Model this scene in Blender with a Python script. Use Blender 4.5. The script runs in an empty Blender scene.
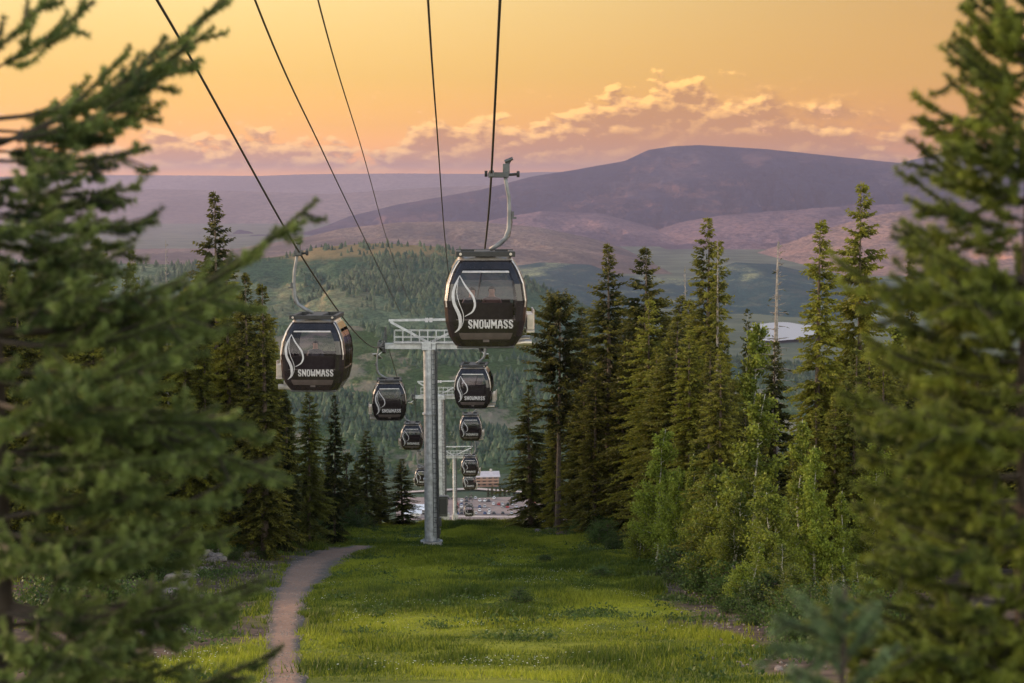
import bpy, math, random
import numpy as np
from mathutils import Vector
R = math.radians
SC = bpy.context.scene
COL = SC.collection

# ------------------------------------------------------------------ camera
FPX = 1991.0                       # focal length in pixels (70 mm on a 36 mm sensor, 1024 px wide)
PITCH = math.atan((341.5 - 190.0) / FPX)
cd = bpy.data.cameras.new('camera'); cam = bpy.data.objects.new('camera', cd); COL.objects.link(cam)
cd.lens = 70.0; cd.sensor_width = 36.0; cd.clip_start = 0.2; cd.clip_end = 120000
cam.location = (0, 0, 0); cam.rotation_euler = (R(90) - PITCH, 0, 0)
cd.dof.use_dof = True; cd.dof.focus_distance = 62.0; cd.dof.aperture_fstop = 3.4
SC.camera = cam

# ------------------------------------------------------------------ light and exposure
HAZE_DENSITY = 0.000037
SUN_AZ, SUN_EL = -62.0, 14.0        # degrees: to the left of the view and a little ahead, low
SC.view_settings.view_transform = 'Standard'; SC.view_settings.look = 'None'
SC.view_settings.gamma = 1.0; SC.view_settings.use_curve_mapping = False
SC.view_settings.exposure = 1.15
sd = bpy.data.lights.new('sun', 'SUN'); sun = bpy.data.objects.new('sun', sd); COL.objects.link(sun)
sd.energy = 2.3; sd.angle = R(18.0); sd.color = (1.0, 0.66, 0.40)
sv = Vector((math.sin(R(SUN_AZ)) * math.cos(R(SUN_EL)), math.cos(R(SUN_AZ)) * math.cos(R(SUN_EL)), math.sin(R(SUN_EL))))
sun.rotation_euler = sv.to_track_quat('Z', 'Y').to_euler(); sun.location = (-60, 20, 80)

W = bpy.data.worlds.new('World'); SC.world = W; W.use_nodes = True
NT = W.node_tree; NT.nodes.clear()

class G:
    """tiny node-graph helper"""
    def __init__(s, nt): s.nt = nt
    def n(s, t, **kw):
        x = s.nt.nodes.new(t)
        for k, v in kw.items(): setattr(x, k, v)
        return x
    def put(s, sock, v):
        if isinstance(v, bpy.types.NodeSocket): s.nt.links.new(v, sock)
        else: sock.default_value = v
    def m(s, op, a, b=None, c=None, clamp=False):
        x = s.n('ShaderNodeMath', operation=op, use_clamp=clamp)
        s.put(x.inputs[0], a)
        if b is not None: s.put(x.inputs[1], b)
        if c is not None: s.put(x.inputs[2], c)
        return x.outputs[0]
    def ss(s, v, a, b, lo=0.0, hi=1.0):
        x = s.n('ShaderNodeMapRange', interpolation_type='SMOOTHSTEP')
        s.put(x.inputs[0], v); s.put(x.inputs[1], a); s.put(x.inputs[2], b); s.put(x.inputs[3], lo); s.put(x.inputs[4], hi)
        return x.outputs[0]
    def mix(s, f, a, b, mode='MIX'):
        x = s.n('ShaderNodeMix', data_type='RGBA', blend_type=mode)
        s.put(x.inputs[0], f)
        s.put(x.inputs[6], a if isinstance(a, bpy.types.NodeSocket) else (*a, 1)); s.put(x.inputs[7], b if isinstance(b, bpy.types.NodeSocket) else (*b, 1))
        return x.outputs[2]
    def ramp(s, v, stops):
        x = s.n('ShaderNodeValToRGB'); e = x.color_ramp.elements
        while len(e) < len(stops): e.new(0.5)
        for i, (p, c) in enumerate(stops):
            e[i].position = p; e[i].color = (c, c, c, 1) if isinstance(c, (int, float)) else (*c, 1)
        s.put(x.inputs[0], v); return x.outputs[0]
    def noise(s, vec, scale, detail=4, rough=0.55, dist=0.0, dim='3D'):
        x = s.n('ShaderNodeTexNoise', noise_dimensions=dim); s.put(x.inputs['Vector'], vec)
        x.inputs['Scale'].default_value = scale; x.inputs['Detail'].default_value = detail
        x.inputs['Roughness'].default_value = rough; x.inputs['Distortion'].default_value = dist
        return x.outputs[0]

g = G(NT)
tc = g.n('ShaderNodeTexCoord').outputs['Generated']
sep = g.n('ShaderNodeSeparateXYZ'); g.put(sep.inputs[0], tc)
X, Y, Z = sep.outputs
az = g.m('MULTIPLY', g.m('ARCTAN2', X, Y), FPX)                     # bearing, 1991 units per radian
hor = g.m('SQRT', g.m('ADD', g.m('MULTIPLY', X, X), g.m('MULTIPLY', Y, Y)))
el = g.m('MULTIPLY', g.m('ARCTAN2', Z, hor), FPX)                   # elevation, same units
t = g.m('DIVIDE', el, 700.0, clamp=True)
left = g.ramp(t, [(0.0, (1.10, 0.38, 0.01)), (0.04, (0.92, 0.34, 0.01)), (0.09, (0.66, 0.31, 0.025)), (0.16, (0.54, 0.32, 0.055)),
                  (0.27, (0.54, 0.385, 0.13)), (0.45, (0.60, 0.50, 0.32)), (0.7, (0.66, 0.62, 0.52)), (1.0, (0.66, 0.67, 0.66))])
right = g.ramp(t, [(0.0, (0.62, 0.20, 0.01)), (0.04, (0.56, 0.20, 0.015)), (0.09, (0.45, 0.19, 0.020)), (0.16, (0.38, 0.195, 0.030)),
                   (0.27, (0.33, 0.19, 0.050)), (0.45, (0.46, 0.36, 0.22)), (0.7, (0.58, 0.54, 0.47)), (1.0, (0.62, 0.62, 0.62))])  # both ramps: stops above the view are lifted as added fill
skyc = g.mix(g.ss(az, -350.0, 560.0), left, right)
# cloud bank: top profile over bearing, billowing edge, sunlit rims on the left and top
prof = [(0, 44), (60, 46), (110, 44), (150, 60), (190, 70), (225, 56), (270, 66), (320, 62), (372, 40), (400, 60), (430, 76), (470, 84), (515, 70),
        (560, 88), (610, 104), (650, 112), (690, 116), (735, 110), (800, 98), (860, 88), (930, 62), (1024, 56)]
tp = g.ramp(g.m('DIVIDE', g.m('ADD', az, 700.0), 1400.0, clamp=True), [((px - 512 + 700) / 1400, h / 150) for px, h in prof])
tp = g.m('MULTIPLY', tp, 150.0)
cv = g.n('ShaderNodeCombineXYZ'); g.put(cv.inputs[0], g.m('MULTIPLY', az, 0.01)); g.put(cv.inputs[1], g.m('MULTIPLY', el, 0.019)); cv.inputs[2].default_value = 3.7
cv2 = g.n('ShaderNodeCombineXYZ'); g.put(cv2.inputs[0], g.m('ADD', g.m('MULTIPLY', az, 0.01), -0.05)); g.put(cv2.inputs[1], g.m('ADD', g.m('MULTIPLY', el, 0.019), 0.10)); cv2.inputs[2].default_value = 3.7
def bill(v):
    vo = g.n('ShaderNodeTexVoronoi', feature='SMOOTH_F1', voronoi_dimensions='2D'); g.put(vo.inputs['Vector'], v); vo.inputs['Scale'].default_value = 2.3
    vo.inputs['Detail'].default_value = 2.0; vo.inputs['Roughness'].default_value = 0.55; vo.inputs['Smoothness'].default_value = 0.5
    return g.m('ADD', g.m('MULTIPLY', g.m('SUBTRACT', 1.0, vo.outputs['Distance']), 0.42), g.m('MULTIPLY', g.noise(v, 3.0, 7, 0.62, 0.0, '2D'), 0.83))
n1, n2 = bill(cv.outputs[0]), bill(cv2.outputs[0])
depth = g.m('SUBTRACT', g.m('ADD', tp, g.m('MULTIPLY', g.m('SUBTRACT', n1, 0.62), 62.0)), el)
soft = g.ss(az, 120.0, 420.0, 8.0, 42.0)                              # crisp on the left, melting into the glow on the right
cm = g.ss(g.m('DIVIDE', depth, soft), -0.2, 1.0)
cm = g.m('MULTIPLY', cm, g.ss(el, 12.0, 26.0))
relief = g.m('MULTIPLY', g.m('SUBTRACT', n1, n2), 5.5)
rim = g.m('MULTIPLY', g.ss(depth, 34.0, 2.0), g.ss(az, 330.0, 160.0))
lit = g.m('ADD', g.m('MULTIPLY', rim, 0.65), g.m('MULTIPLY', relief, g.ss(depth, 70.0, 5.0, 0.15, 0.8)), clamp=True)
body = g.mix(g.ss(el, 20.0, 110.0), (0.34, 0.135, 0.030), (0.30, 0.140, 0.035))
ccol = g.mix(lit, body, (0.80, 0.43, 0.10))
plain = skyc
skyc = g.mix(g.m('MULTIPLY', cm, 0.88), skyc, ccol)
# small stray puffs
pv = g.noise(cv.outputs[0], 3.1, 4, 0.6, 0.0, '2D')
puff = g.m('MULTIPLY', g.ss(pv, 0.66, 0.74), g.m('MULTIPLY', g.ss(el, 20.0, 40.0), g.ss(el, 110.0, 70.0)))
skyc = g.mix(g.m('MULTIPLY', puff, 0.5), skyc, (0.72, 0.36, 0.13))
# sky behind the camera, brighter than the dusk in view: added fill light
plain = g.mix(g.ss(Y, -0.5, 0.5), (1.58, 1.48, 1.24), plain)
sky = g.n('ShaderNodeTexSky', sky_type='NISHITA'); sky.sun_disc = False
sky.sun_elevation = R(SUN_EL); sky.sun_rotation = R(SUN_AZ); sky.air_density = 1.3; sky.dust_density = 2.0; sky.altitude = 2700
b1 = g.n('ShaderNodeBackground'); g.put(b1.inputs[0], sky.outputs[0]); b1.inputs[1].default_value = 0.15
b2 = g.n('ShaderNodeBackground'); g.put(b2.inputs[0], plain); b2.inputs[1].default_value = 1.0
b3 = g.n('ShaderNodeBackground'); g.put(b3.inputs[0], skyc); b3.inputs[1].default_value = 1.0
band = g.m('MULTIPLY', g.m('MULTIPLY', g.m('GREATER_THAN', el, 8.0), g.m('LESS_THAN', el, 150.0)), g.m('LESS_THAN', g.m('ABSOLUTE', az), 1100.0))
mc = g.n('ShaderNodeMixShader'); g.put(mc.inputs[0], band); g.put(mc.inputs[1], b2.outputs[0]); g.put(mc.inputs[2], b3.outputs[0])
mx = g.n('ShaderNodeMixShader'); g.put(mx.inputs[0], g.ss(el, 500.0, 1300.0)); g.put(mx.inputs[1], mc.outputs[0]); g.put(mx.inputs[2], b1.outputs[0])
wo = g.n('ShaderNodeOutputWorld'); g.put(wo.inputs[0], mx.outputs[0])
W.cycles.sampling_method = 'MANUAL'; W.cycles.sample_map_resolution = 256

CY = SC.cycles
SC.render.engine = 'CYCLES'; CY.use_denoising = True; CY.max_bounces = 6; CY.transparent_max_bounces = 10
CY.volume_bounces = 0; CY.diffuse_bounces = 3; CY.glossy_bounces = 3; CY.sample_clamp_indirect = 4.0
CY.caustics_reflective = False; CY.caustics_refractive = False

# ------------------------------------------------------------------ helpers
def at(px, py, D):
    u, v = (px - 512.0) / FPX, (341.5 - py) / FPX
    c, s = math.cos(PITCH), math.sin(PITCH)
    y = c + v * s; k = D / y
    return Vector((u * k, D, (-s + v * c) * k))

def tag(o, label=None, cat=None, group=None, kind=None):
    if label: o['label'] = label
    if cat: o['category'] = cat
    if group: o['group'] = group
    if kind: o['kind'] = kind
    return o

def empty(name, loc=(0, 0, 0), rz=0.0):
    o = bpy.data.objects.new(name, None); COL.objects.link(o); o.location = loc; o.rotation_euler = (0, 0, rz)
    o.empty_display_size = 0.3
    return o

def mesh_np(name, V, F, mat, attrs=None, parent=None, smooth=False, link=True):
    """F: one int array (n,3|4) or a list of them; attrs: {name: per-vertex floats}"""
    Fs = F if isinstance(F, list) else [F]
    Fs = [np.asarray(f, dtype=np.int32) for f in Fs if len(f)]
    me = bpy.data.meshes.new(name); V = np.asarray(V, dtype=np.float32)
    me.vertices.add(len(V)); me.vertices.foreach_set('co', V.ravel())
    idx = np.concatenate([f.ravel() for f in Fs]); tot = np.concatenate([np.full(len(f), f.shape[1], np.int32) for f in Fs])
    st = np.concatenate([[0], np.cumsum(tot)[:-1]]).astype(np.int32)
    me.loops.add(len(idx)); me.loops.foreach_set('vertex_index', idx)
    me.polygons.add(len(tot)); me.polygons.foreach_set('loop_start', st); me.polygons.foreach_set('loop_total', tot)
    if smooth: me.polygons.foreach_set('use_smooth', np.ones(len(tot), bool))
    me.update(calc_edges=True)
    for k, a in (attrs or {}).items():
        x = me.attributes.new(k, 'FLOAT', 'POINT'); x.data.foreach_set('value', np.asarray(a, np.float32))
    me.materials.append(mat)
    o = bpy.data.objects.new(name, me)
    if link: COL.objects.link(o)
    if parent is not None: o.parent = parent
    return o

def copy_tree(o, parent=None):
    c = o.copy(); COL.objects.link(c)
    if parent is not None: c.parent = parent
    for ch in list(o.children): copy_tree(ch, c)
    return c

def _h(ix, iy, seed):
    h = (ix.astype(np.int64) * 374761393 + iy.astype(np.int64) * 668265263 + seed * 974634777) & 0xffffffff
    h = ((h ^ (h >> 13)) * 1274126177) & 0xffffffff
    return ((h ^ (h >> 16)) & 0xffff) / 65535.0
def vnoise(x, y, seed=0):
    x = np.asarray(x, float); y = np.asarray(y, float)
    ix, iy = np.floor(x), np.floor(y); fx, fy = x - ix, y - iy
    fx = fx * fx * (3 - 2 * fx); fy = fy * fy * (3 - 2 * fy)
    a, b = _h(ix, iy, seed), _h(ix + 1, iy, seed); c, d = _h(ix, iy + 1, seed), _h(ix + 1, iy + 1, seed)
    return (a * (1 - fx) + b * fx) * (1 - fy) + (c * (1 - fx) + d * fx) * fy
def fbm(x, y, seed=0, oct=4, ridged=False):
    s = 0; a = 0.5; tot = 0
    for k in range(oct):
        v = vnoise(np.asarray(x) * 2 ** k, np.asarray(y) * 2 ** k, seed + k * 17)
        if ridged: v = 1 - np.abs(2 * v - 1)
        s = s + a * v; tot += a; a *= 0.5
    return s / tot

class MB:
    """collects boxes, tubes, prisms into one mesh"""
    def __init__(s): s.v = []; s.f = []
    def add(s, vs, fs):
        n = len(s.v); s.v += [tuple(p) for p in vs]; s.f += [tuple(i + n for i in f) for f in fs]; return s
    def box(s, c, d, rz=0.0):
        cx, cy, cz = c; hx, hy, hz = d[0] / 2, d[1] / 2, d[2] / 2; ca, sa = math.cos(rz), math.sin(rz); vs = []
        for z in (-hz, hz):
            for x, y in ((-hx, -hy), (hx, -hy), (hx, hy), (-hx, hy)):
                vs.append((cx + x * ca - y * sa, cy + x * sa + y * ca, cz + z))
        return s.add(vs, [(3, 2, 1, 0), (4, 5, 6, 7), (0, 1, 5, 4), (1, 2, 6, 5), (2, 3, 7, 6), (3, 0, 4, 7)])
    def beam(s, a, b, w, h=None):
        a, b = Vector(a), Vector(b); h = h or w; d = (b - a).normalized()
        u = d.cross(Vector((0, 0, 1)))
        if u.length < 1e-3: u = Vector((1, 0, 0))
        u.normalize(); v = u.cross(d).normalized(); vs = []
        for p in (a, b):
            for i, j in ((-1, -1), (1, -1), (1, 1), (-1, 1)): vs.append(p + u * (i * w / 2) + v * (j * h / 2))
        return s.add(vs, [(3, 2, 1, 0), (4, 5, 6, 7), (0, 1, 5, 4), (1, 2, 6, 5), (2, 3, 7, 6), (3, 0, 4, 7)])
    def tube(s, pts, r, n=10, cap=True):
        pts = [Vector(p) for p in pts]; rs = r if isinstance(r, (list, tuple)) else [r] * len(pts); vs = []; fs = []
        up = Vector((0.123, 0.31, 0.94)); prev = None
        for i, p in enumerate(pts):
            d = (pts[min(i + 1, len(pts) - 1)] - pts[max(i - 1, 0)]).normalized()
            if prev is None:
                u = d.cross(up); u = u if u.length > 0.1 else d.cross(Vector((1, 0, 0)))
            else: u = prev - d * prev.dot(d)
            u.normalize(); prev = u; v = d.cross(u)
            for k in range(n):
                a = 2 * math.pi * k / n; vs.append(p + (u * math.cos(a) + v * math.sin(a)) * rs[i])
        for i in range(len(pts) - 1):
            for k in range(n):
                k2 = (k + 1) % n; fs.append((i * n + k, i * n + k2, (i + 1) * n + k2, (i + 1) * n + k))
        if cap: fs.append(tuple(reversed(range(n)))); fs.append(tuple(range((len(pts) - 1) * n, len(pts) * n)))
        return s.add(vs, fs)
    def split(s, name, mat, parent, **kw):
        """one object per separate piece"""
        par = list(range(len(s.v)))
        def find(i):
            while par[i] != i: par[i] = par[par[i]]; i = par[i]
            return i
        for f in s.f:
            for i in f[1:]: par[find(i)] = find(f[0])
        grp = {}
        for f in s.f: grp.setdefault(find(f[0]), []).append(f)
        out = []
        for fs in grp.values():
            ids = sorted({i for f in fs for i in f}); mp = {v: k for k, v in enumerate(ids)}
            m = MB(); m.add([s.v[i] for i in ids], [tuple(mp[i] for i in f) for f in fs]); out.append(m.build(name, mat, parent, **kw))
        return out
    def build(s, name, mat, parent=None, smooth=False, bevel=0.0):
        me = bpy.data.meshes.new(name); me.from_pydata(s.v, [], s.f); me.update()
        if smooth: me.polygons.foreach_set('use_smooth', [True] * len(me.polygons))
        me.materials.append(mat); o = bpy.data.objects.new(name, me); COL.objects.link(o)
        if parent is not None: o.parent = parent
        if bevel:
            b = o.modifiers.new('bevel', 'BEVEL'); b.width = bevel; b.segments = 2; b.limit_method = 'ANGLE'
        return o

# ------------------------------------------------------------------ materials
MATS = {}
def mat(name, col, rough=0.6, metal=0.0, var=0.15, scale=6.0, bump=0.0, spec=0.5, coords='Object'):
    if name in MATS: return MATS[name]
    m = bpy.data.materials.new(name); m.use_nodes = True; q = G(m.node_tree); b = m.node_tree.nodes['Principled BSDF']
    c = q.n('ShaderNodeTexCoord').outputs[coords]
    n = q.noise(c, scale, 5, 0.6)
    dark = tuple(x * (1 - var) for x in col); lite = tuple(min(1, x * (1 + var)) for x in col)
    q.put(b.inputs['Base Color'], q.mix(q.ss(n, 0.3, 0.7), dark, lite))
    b.inputs['Roughness'].default_value = rough; b.inputs['Metallic'].default_value = metal; b.inputs['Specular IOR Level'].default_value = spec
    if bump:
        bp = q.n('ShaderNodeBump'); bp.inputs['Strength'].default_value = bump; bp.inputs['Distance'].default_value = 0.05
        q.put(bp.inputs['Height'], q.noise(c, scale * 4, 5, 0.6)); q.put(b.inputs['Normal'], bp.outputs[0])
    MATS[name] = m; return m

def leaf_mat(name, dark, lite, trans=0.25, rough=0.55, scale=0.7, rnd=0.25, cs='Object', spec=0.2):
    """foliage: colour varies with clumps, with each face's own tint and with each tree"""
    m = bpy.data.materials.new(name); m.use_nodes = True; q = G(m.node_tree); b = m.node_tree.nodes['Principled BSDF']
    c = q.n('ShaderNodeTexCoord').outputs[cs]
    at_ = q.n('ShaderNodeAttribute'); at_.attribute_name = 'tint'
    oi = q.n('ShaderNodeObjectInfo').outputs['Random']
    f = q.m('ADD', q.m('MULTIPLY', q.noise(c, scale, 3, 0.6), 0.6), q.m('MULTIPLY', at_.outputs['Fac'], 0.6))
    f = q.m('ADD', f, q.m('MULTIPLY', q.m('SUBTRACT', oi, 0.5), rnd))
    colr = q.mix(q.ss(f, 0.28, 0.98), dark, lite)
    hs = q.n('ShaderNodeHueSaturation'); q.put(hs.inputs['Hue'], q.m('ADD', 0.485, q.m('MULTIPLY', oi, 0.03))); q.put(hs.inputs['Color'], colr)
    q.put(b.inputs['Base Color'], hs.outputs[0]); b.inputs['Roughness'].default_value = rough; b.inputs['Specular IOR Level'].default_value = spec
    if trans:
        tr = q.n('ShaderNodeBsdfTranslucent'); q.put(tr.inputs[0], hs.outputs[0])
        ms = q.n('ShaderNodeMixShader'); ms.inputs[0].default_value = trans
        q.put(ms.inputs[1], b.outputs[0]); q.put(ms.inputs[2], tr.outputs[0]); q.put(m.node_tree.nodes['Material Output'].inputs[0], ms.outputs[0])
    return m

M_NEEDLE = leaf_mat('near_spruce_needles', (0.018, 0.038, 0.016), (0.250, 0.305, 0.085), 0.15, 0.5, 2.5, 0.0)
M_NEEDLE_YEL = leaf_mat('sunlit_spruce_needles', (0.020, 0.044, 0.014), (0.265, 0.325, 0.050), 0.2, 0.5, 2.5, 0.0)  # sunlit look of the right spruce put into its needle colour
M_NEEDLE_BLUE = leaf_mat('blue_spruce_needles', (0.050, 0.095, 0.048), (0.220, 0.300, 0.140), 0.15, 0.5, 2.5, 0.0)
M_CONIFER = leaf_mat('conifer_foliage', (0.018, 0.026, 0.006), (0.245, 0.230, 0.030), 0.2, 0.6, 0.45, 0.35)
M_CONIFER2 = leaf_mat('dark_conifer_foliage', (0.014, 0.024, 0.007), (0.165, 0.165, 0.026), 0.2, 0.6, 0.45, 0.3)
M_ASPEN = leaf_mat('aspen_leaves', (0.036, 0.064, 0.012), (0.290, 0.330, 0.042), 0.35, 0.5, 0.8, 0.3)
M_SHRUB = leaf_mat('shrub_leaves', (0.030, 0.060, 0.014), (0.100, 0.150, 0.035), 0.3, 0.55, 1.5, 0.3)
M_FARTREE = leaf_mat('far_forest', (0.030, 0.058, 0.038), (0.095, 0.130, 0.070), 0.0, 0.8, 0.012, 0.0)
M_GRASS = leaf_mat('meadow_grass', (0.050, 0.082, 0.012), (0.330, 0.355, 0.034), 0.35, 0.5, 0.16, 0.0)
M_BARK = mat('spruce_bark', (0.10, 0.075, 0.055), 0.9, var=0.4, scale=8, bump=0.6)
M_BARKD = mat('dark_spruce_bark', (0.045, 0.034, 0.026), 0.9, var=0.4, scale=8, bump=0.5)
M_BARKG = mat('grey_weathered_wood', (0.26, 0.23, 0.20), 0.9, var=0.35, scale=9, bump=0.5)
M_BARKA = mat('pale_aspen_bark', (0.42, 0.41, 0.34), 0.8, var=0.35, scale=5, bump=0.3)
M_STEEL = mat('galvanised_steel', (0.52, 0.54, 0.56), 0.5, 0.4, 0.25, 3.0)
M_ARM = mat('grey_hanger_steel', (0.17, 0.18, 0.19), 0.5, 0.3, 0.3, 3.0)
M_STEELD = mat('dark_steel', (0.09, 0.095, 0.10), 0.5, 0.6, 0.25, 5.0)
M_ROPE = mat('steel_rope', (0.055, 0.052, 0.05), 0.55, 0.5, 0.3, 20.0)
M_RUBBER = mat('black_rubber', (0.03, 0.03, 0.03), 0.7, 0, 0.2, 10)
M_SHELL = mat('black_cabin_paint', (0.020, 0.017, 0.018), 0.22, 0, 0.25, 3.0, spec=0.6)
M_BAND = mat('brown_grey_cabin_panel', (0.085, 0.068, 0.066), 0.35, 0, 0.2, 4.0)
M_ALU = mat('brushed_aluminium_trim', (0.55, 0.50, 0.46), 0.35, 0.7, 0.15, 6.0)
M_WHITE = mat('white_vinyl', (0.52, 0.51, 0.53), 0.5, 0, 0.12, 10.0)
M_SEAT = mat('dark_seat_cushion', (0.05, 0.045, 0.045), 0.8, 0, 0.2, 10.0)
M_CONC = mat('weathered_concrete', (0.42, 0.40, 0.37), 0.9, 0, 0.2, 3.0, bump=0.3)
M_ROCK = mat('pale_rock', (0.24, 0.195, 0.165), 0.9, 0, 0.4, 3.0, bump=0.6)
M_LOG = mat('fallen_log_wood', (0.30, 0.25, 0.21), 0.9, 0, 0.35, 6.0, bump=0.5)

def glass_mat():
    m = bpy.data.materials.new('tinted_window_glass'); m.use_nodes = True; q = G(m.node_tree); m.node_tree.nodes.remove(m.node_tree.nodes['Principled BSDF'])
    a = q.n('ShaderNodeBsdfTransparent'); a.inputs[0].default_value = (0.70, 0.66, 0.72, 1)
    b = q.n('ShaderNodeBsdfGlossy'); b.inputs[0].default_value = (0.9, 0.88, 0.95, 1); b.inputs['Roughness'].default_value = 0.06
    fr = q.n('ShaderNodeFresnel'); fr.inputs[0].default_value = 1.5
    ms = q.n('ShaderNodeMixShader'); q.put(ms.inputs[0], q.m('MULTIPLY', fr.outputs[0], 0.75)); q.put(ms.inputs[1], a.outputs[0]); q.put(ms.inputs[2], b.outputs[0])
    q.put(m.node_tree.nodes['Material Output'].inputs[0], ms.outputs[0]); return m
M_GLASS = glass_mat()

# ------------------------------------------------------------------ the ground
GY = np.array([-60, -20, 0, 7, 20, 43, 60, 80, 100, 120, 137, 150, 175, 200, 300, 380, 500, 700, 1100, 1300, 1500, 2000, 4000, 6000, 46000.])
GZ = np.array([6, 0.5, -1.7, -3.0, -6.1, -10.75, -13.55, -16.5, -19.0, -21.45, -23.65, -25.6, -29.75, -33.9, -50.8, -65.5, -90, -126, -189.5, -190.5, -196, -230, -342, -345, -345.])
_yy = np.concatenate([np.arange(-60, 400, 1.0), np.geomspace(400, 46000, 300)])
_zz = np.interp(_yy, GY, GZ)
for _ in range(3):
    z2 = _zz.copy(); k = 460; z2[4:k-4] = np.convolve(_zz, np.ones(9) / 9, 'same')[4:k-4]; _zz = z2
def ground(x, y):
    x = np.asarray(x, float); y = np.asarray(y, float)
    z = np.interp(y, _yy, _zz)
    near = np.clip((500 - y) / 300, 0, 1)
    # the left side climbs away into the forest, the right side rises a little too
    lb = np.clip((-x - 11 - 0.02 * y) / 22, 0, 1); z = z + near * lb * lb * (3 - 2 * lb) * 2.6
    rb = np.clip((x - 8) / 30, 0, 1); z = z + near * rb * rb * 1.5
    z = z + near * (0.7 * (fbm(x / 17, y / 17, 5, 3) - 0.5) * np.clip((y - 20) / 40, 0.1, 1) + 0.42 * (fbm(x / 3.1, y / 3.1, 9, 2) - 0.5))
    far = np.clip((y - 400) / 500, 0, 1) * np.clip((900 - y) / 200, 0, 1)
    z = z + far * 3 * (fbm(x / 90, y / 90, 3, 3) - 0.5)
    return z
def gz(x, y): return float(ground(np.array([x]), np.array([y]))[0])

# bike path centre line: picture -> ground (distance solved from the sight line)
def on_ground(px, py):
    lo, hi = 20.0, 148.0
    u = None
    for D in np.arange(20, 149, 0.5):
        p = at(px, py, D)
        if gz(p.x, D) >= p.z: return Vector((p.x, D, gz(p.x, D)))
    p = at(px, py, 140); return Vector((p.x, 140, gz(p.x, 140)))
PATH = [on_ground(*p) for p in ((287, 683), (283, 655), (283, 630), (287, 608), (294, 590), (303, 575), (316, 562), (335, 553), (362, 547))]
PATH = [PATH[0] + (PATH[0] - PATH[1]) * 3.0] + PATH
PATH[0].z = gz(PATH[0].x, PATH[0].y)
PX = np.array([[p.x, p.y] for p in PATH])
# resample smoothly
_s = np.concatenate([[0], np.cumsum(np.hypot(*np.diff(PX, axis=0).T))])
_t = np.arange(0, _s[-1], 0.5); PC = np.stack([np.interp(_t, _s, PX[:, 0]), np.interp(_t, _s, PX[:, 1])], 1)
for _ in range(30): PC[1:-1] = (PC[:-2] + 2 * PC[1:-1] + PC[2:]) / 4
def path_dist(x, y):
    d = np.full(np.shape(x), 1e9)
    for q in PC[::2]: d = np.minimum(d, np.hypot(x - q[0], y - q[1]))
    return d
def dirt_mask(x, y):
    """1 = bare soil and litter, 0 = meadow"""
    n = fbm(x / 4.5, y / 6.5, 21, 4)
    right = np.clip((x - np.interp(y, [20, 43, 72, 100, 140, 150], [5.2, 5.2, 5.6, 6.3, 1.8, 0.5]) + (n - 0.5) * 5) / 1.6, 0, 1)
    left = np.clip((-x - np.interp(y, [20, 43, 72, 112, 150], [7.6, 7.6, 8.0, 9.8, 17]) + (n - 0.5) * 8) / 1.6, 0, 1)
    return np.clip(right + left, 0, 1)

def ground_sheet():
    ys = np.concatenate([np.arange(-58, 20, 2.0), np.arange(20, 160, 0.6), np.geomspace(160, 1100, 90), np.arange(1110, 1320, 6), np.geomspace(1325, 45500, 70)])
    ts = np.linspace(-1, 1, 221); ts = np.sign(ts) * np.abs(ts) ** 1.6
    Yg, Tg = np.meshgrid(ys, ts, indexing='ij'); Xg = Tg * (45 + 0.55 * np.clip(Yg, 0, None)); Zg = ground(Xg, Yg)
    n0, n1_ = Yg.shape; V = np.stack([Xg, Yg, Zg], -1).reshape(-1, 3)
    i = np.arange(n0 * n1_).reshape(n0, n1_); F = np.stack([i[:-1, :-1], i[:-1, 1:], i[1:, 1:], i[1:, :-1]], -1).reshape(-1, 4)
    dm = dirt_mask(Xg, Yg).ravel()
    m = bpy.data.materials.new('ground'); m.use_nodes = True; q = G(m.node_tree); b = m.node_tree.nodes['Principled BSDF']
    c = q.n('ShaderNodeTexCoord').outputs['Object']
    a = q.n('ShaderNodeAttribute'); a.attribute_name = 'dirt'
    grass = q.mix(q.ss(q.noise(c, 0.16, 4), 0.35, 0.65), (0.105, 0.125, 0.014), (0.235, 0.250, 0.026))
    grass = q.mix(q.m('MULTIPLY', q.ss(q.noise(c, 1.3, 5, 0.7), 0.45, 0.7), 0.6), grass, (0.050, 0.080, 0.012))
    dirt = q.mix(q.ss(q.noise(c, 0.8, 6, 0.7), 0.35, 0.65), (0.070, 0.050, 0.036), (0.155, 0.105, 0.078))
    near = q.mix(a.outputs['Fac'], grass, dirt)
    se = q.n('ShaderNodeSeparateXYZ'); q.put(se.inputs[0], c)
    farc = q.mix(q.ss(q.noise(c, 0.004, 5, 0.6), 0.42, 0.6), (0.045, 0.075, 0.045), (0.10, 0.13, 0.08))
    q.put(b.inputs['Base Color'], q.mix(q.ss(se.outputs[1], 250.0, 700.0), near, farc)); b.inputs['Roughness'].default_value = 0.95; b.inputs['Specular IOR Level'].default_value = 0.1
    bp = q.n('ShaderNodeBump'); bp.inputs['Strength'].default_value = 0.7; bp.inputs['Distance'].default_value = 0.12
    q.put(bp.inputs['Height'], q.noise(c, 2.5, 6, 0.65)); q.put(b.inputs['Normal'], bp.outputs[0])
    tag(mesh_np('ground', V, F, m, {'dirt': dm}, smooth=True), 'grassy slope falling away from the camera to the valley floor', kind='structure')
ground_sheet()

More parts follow.
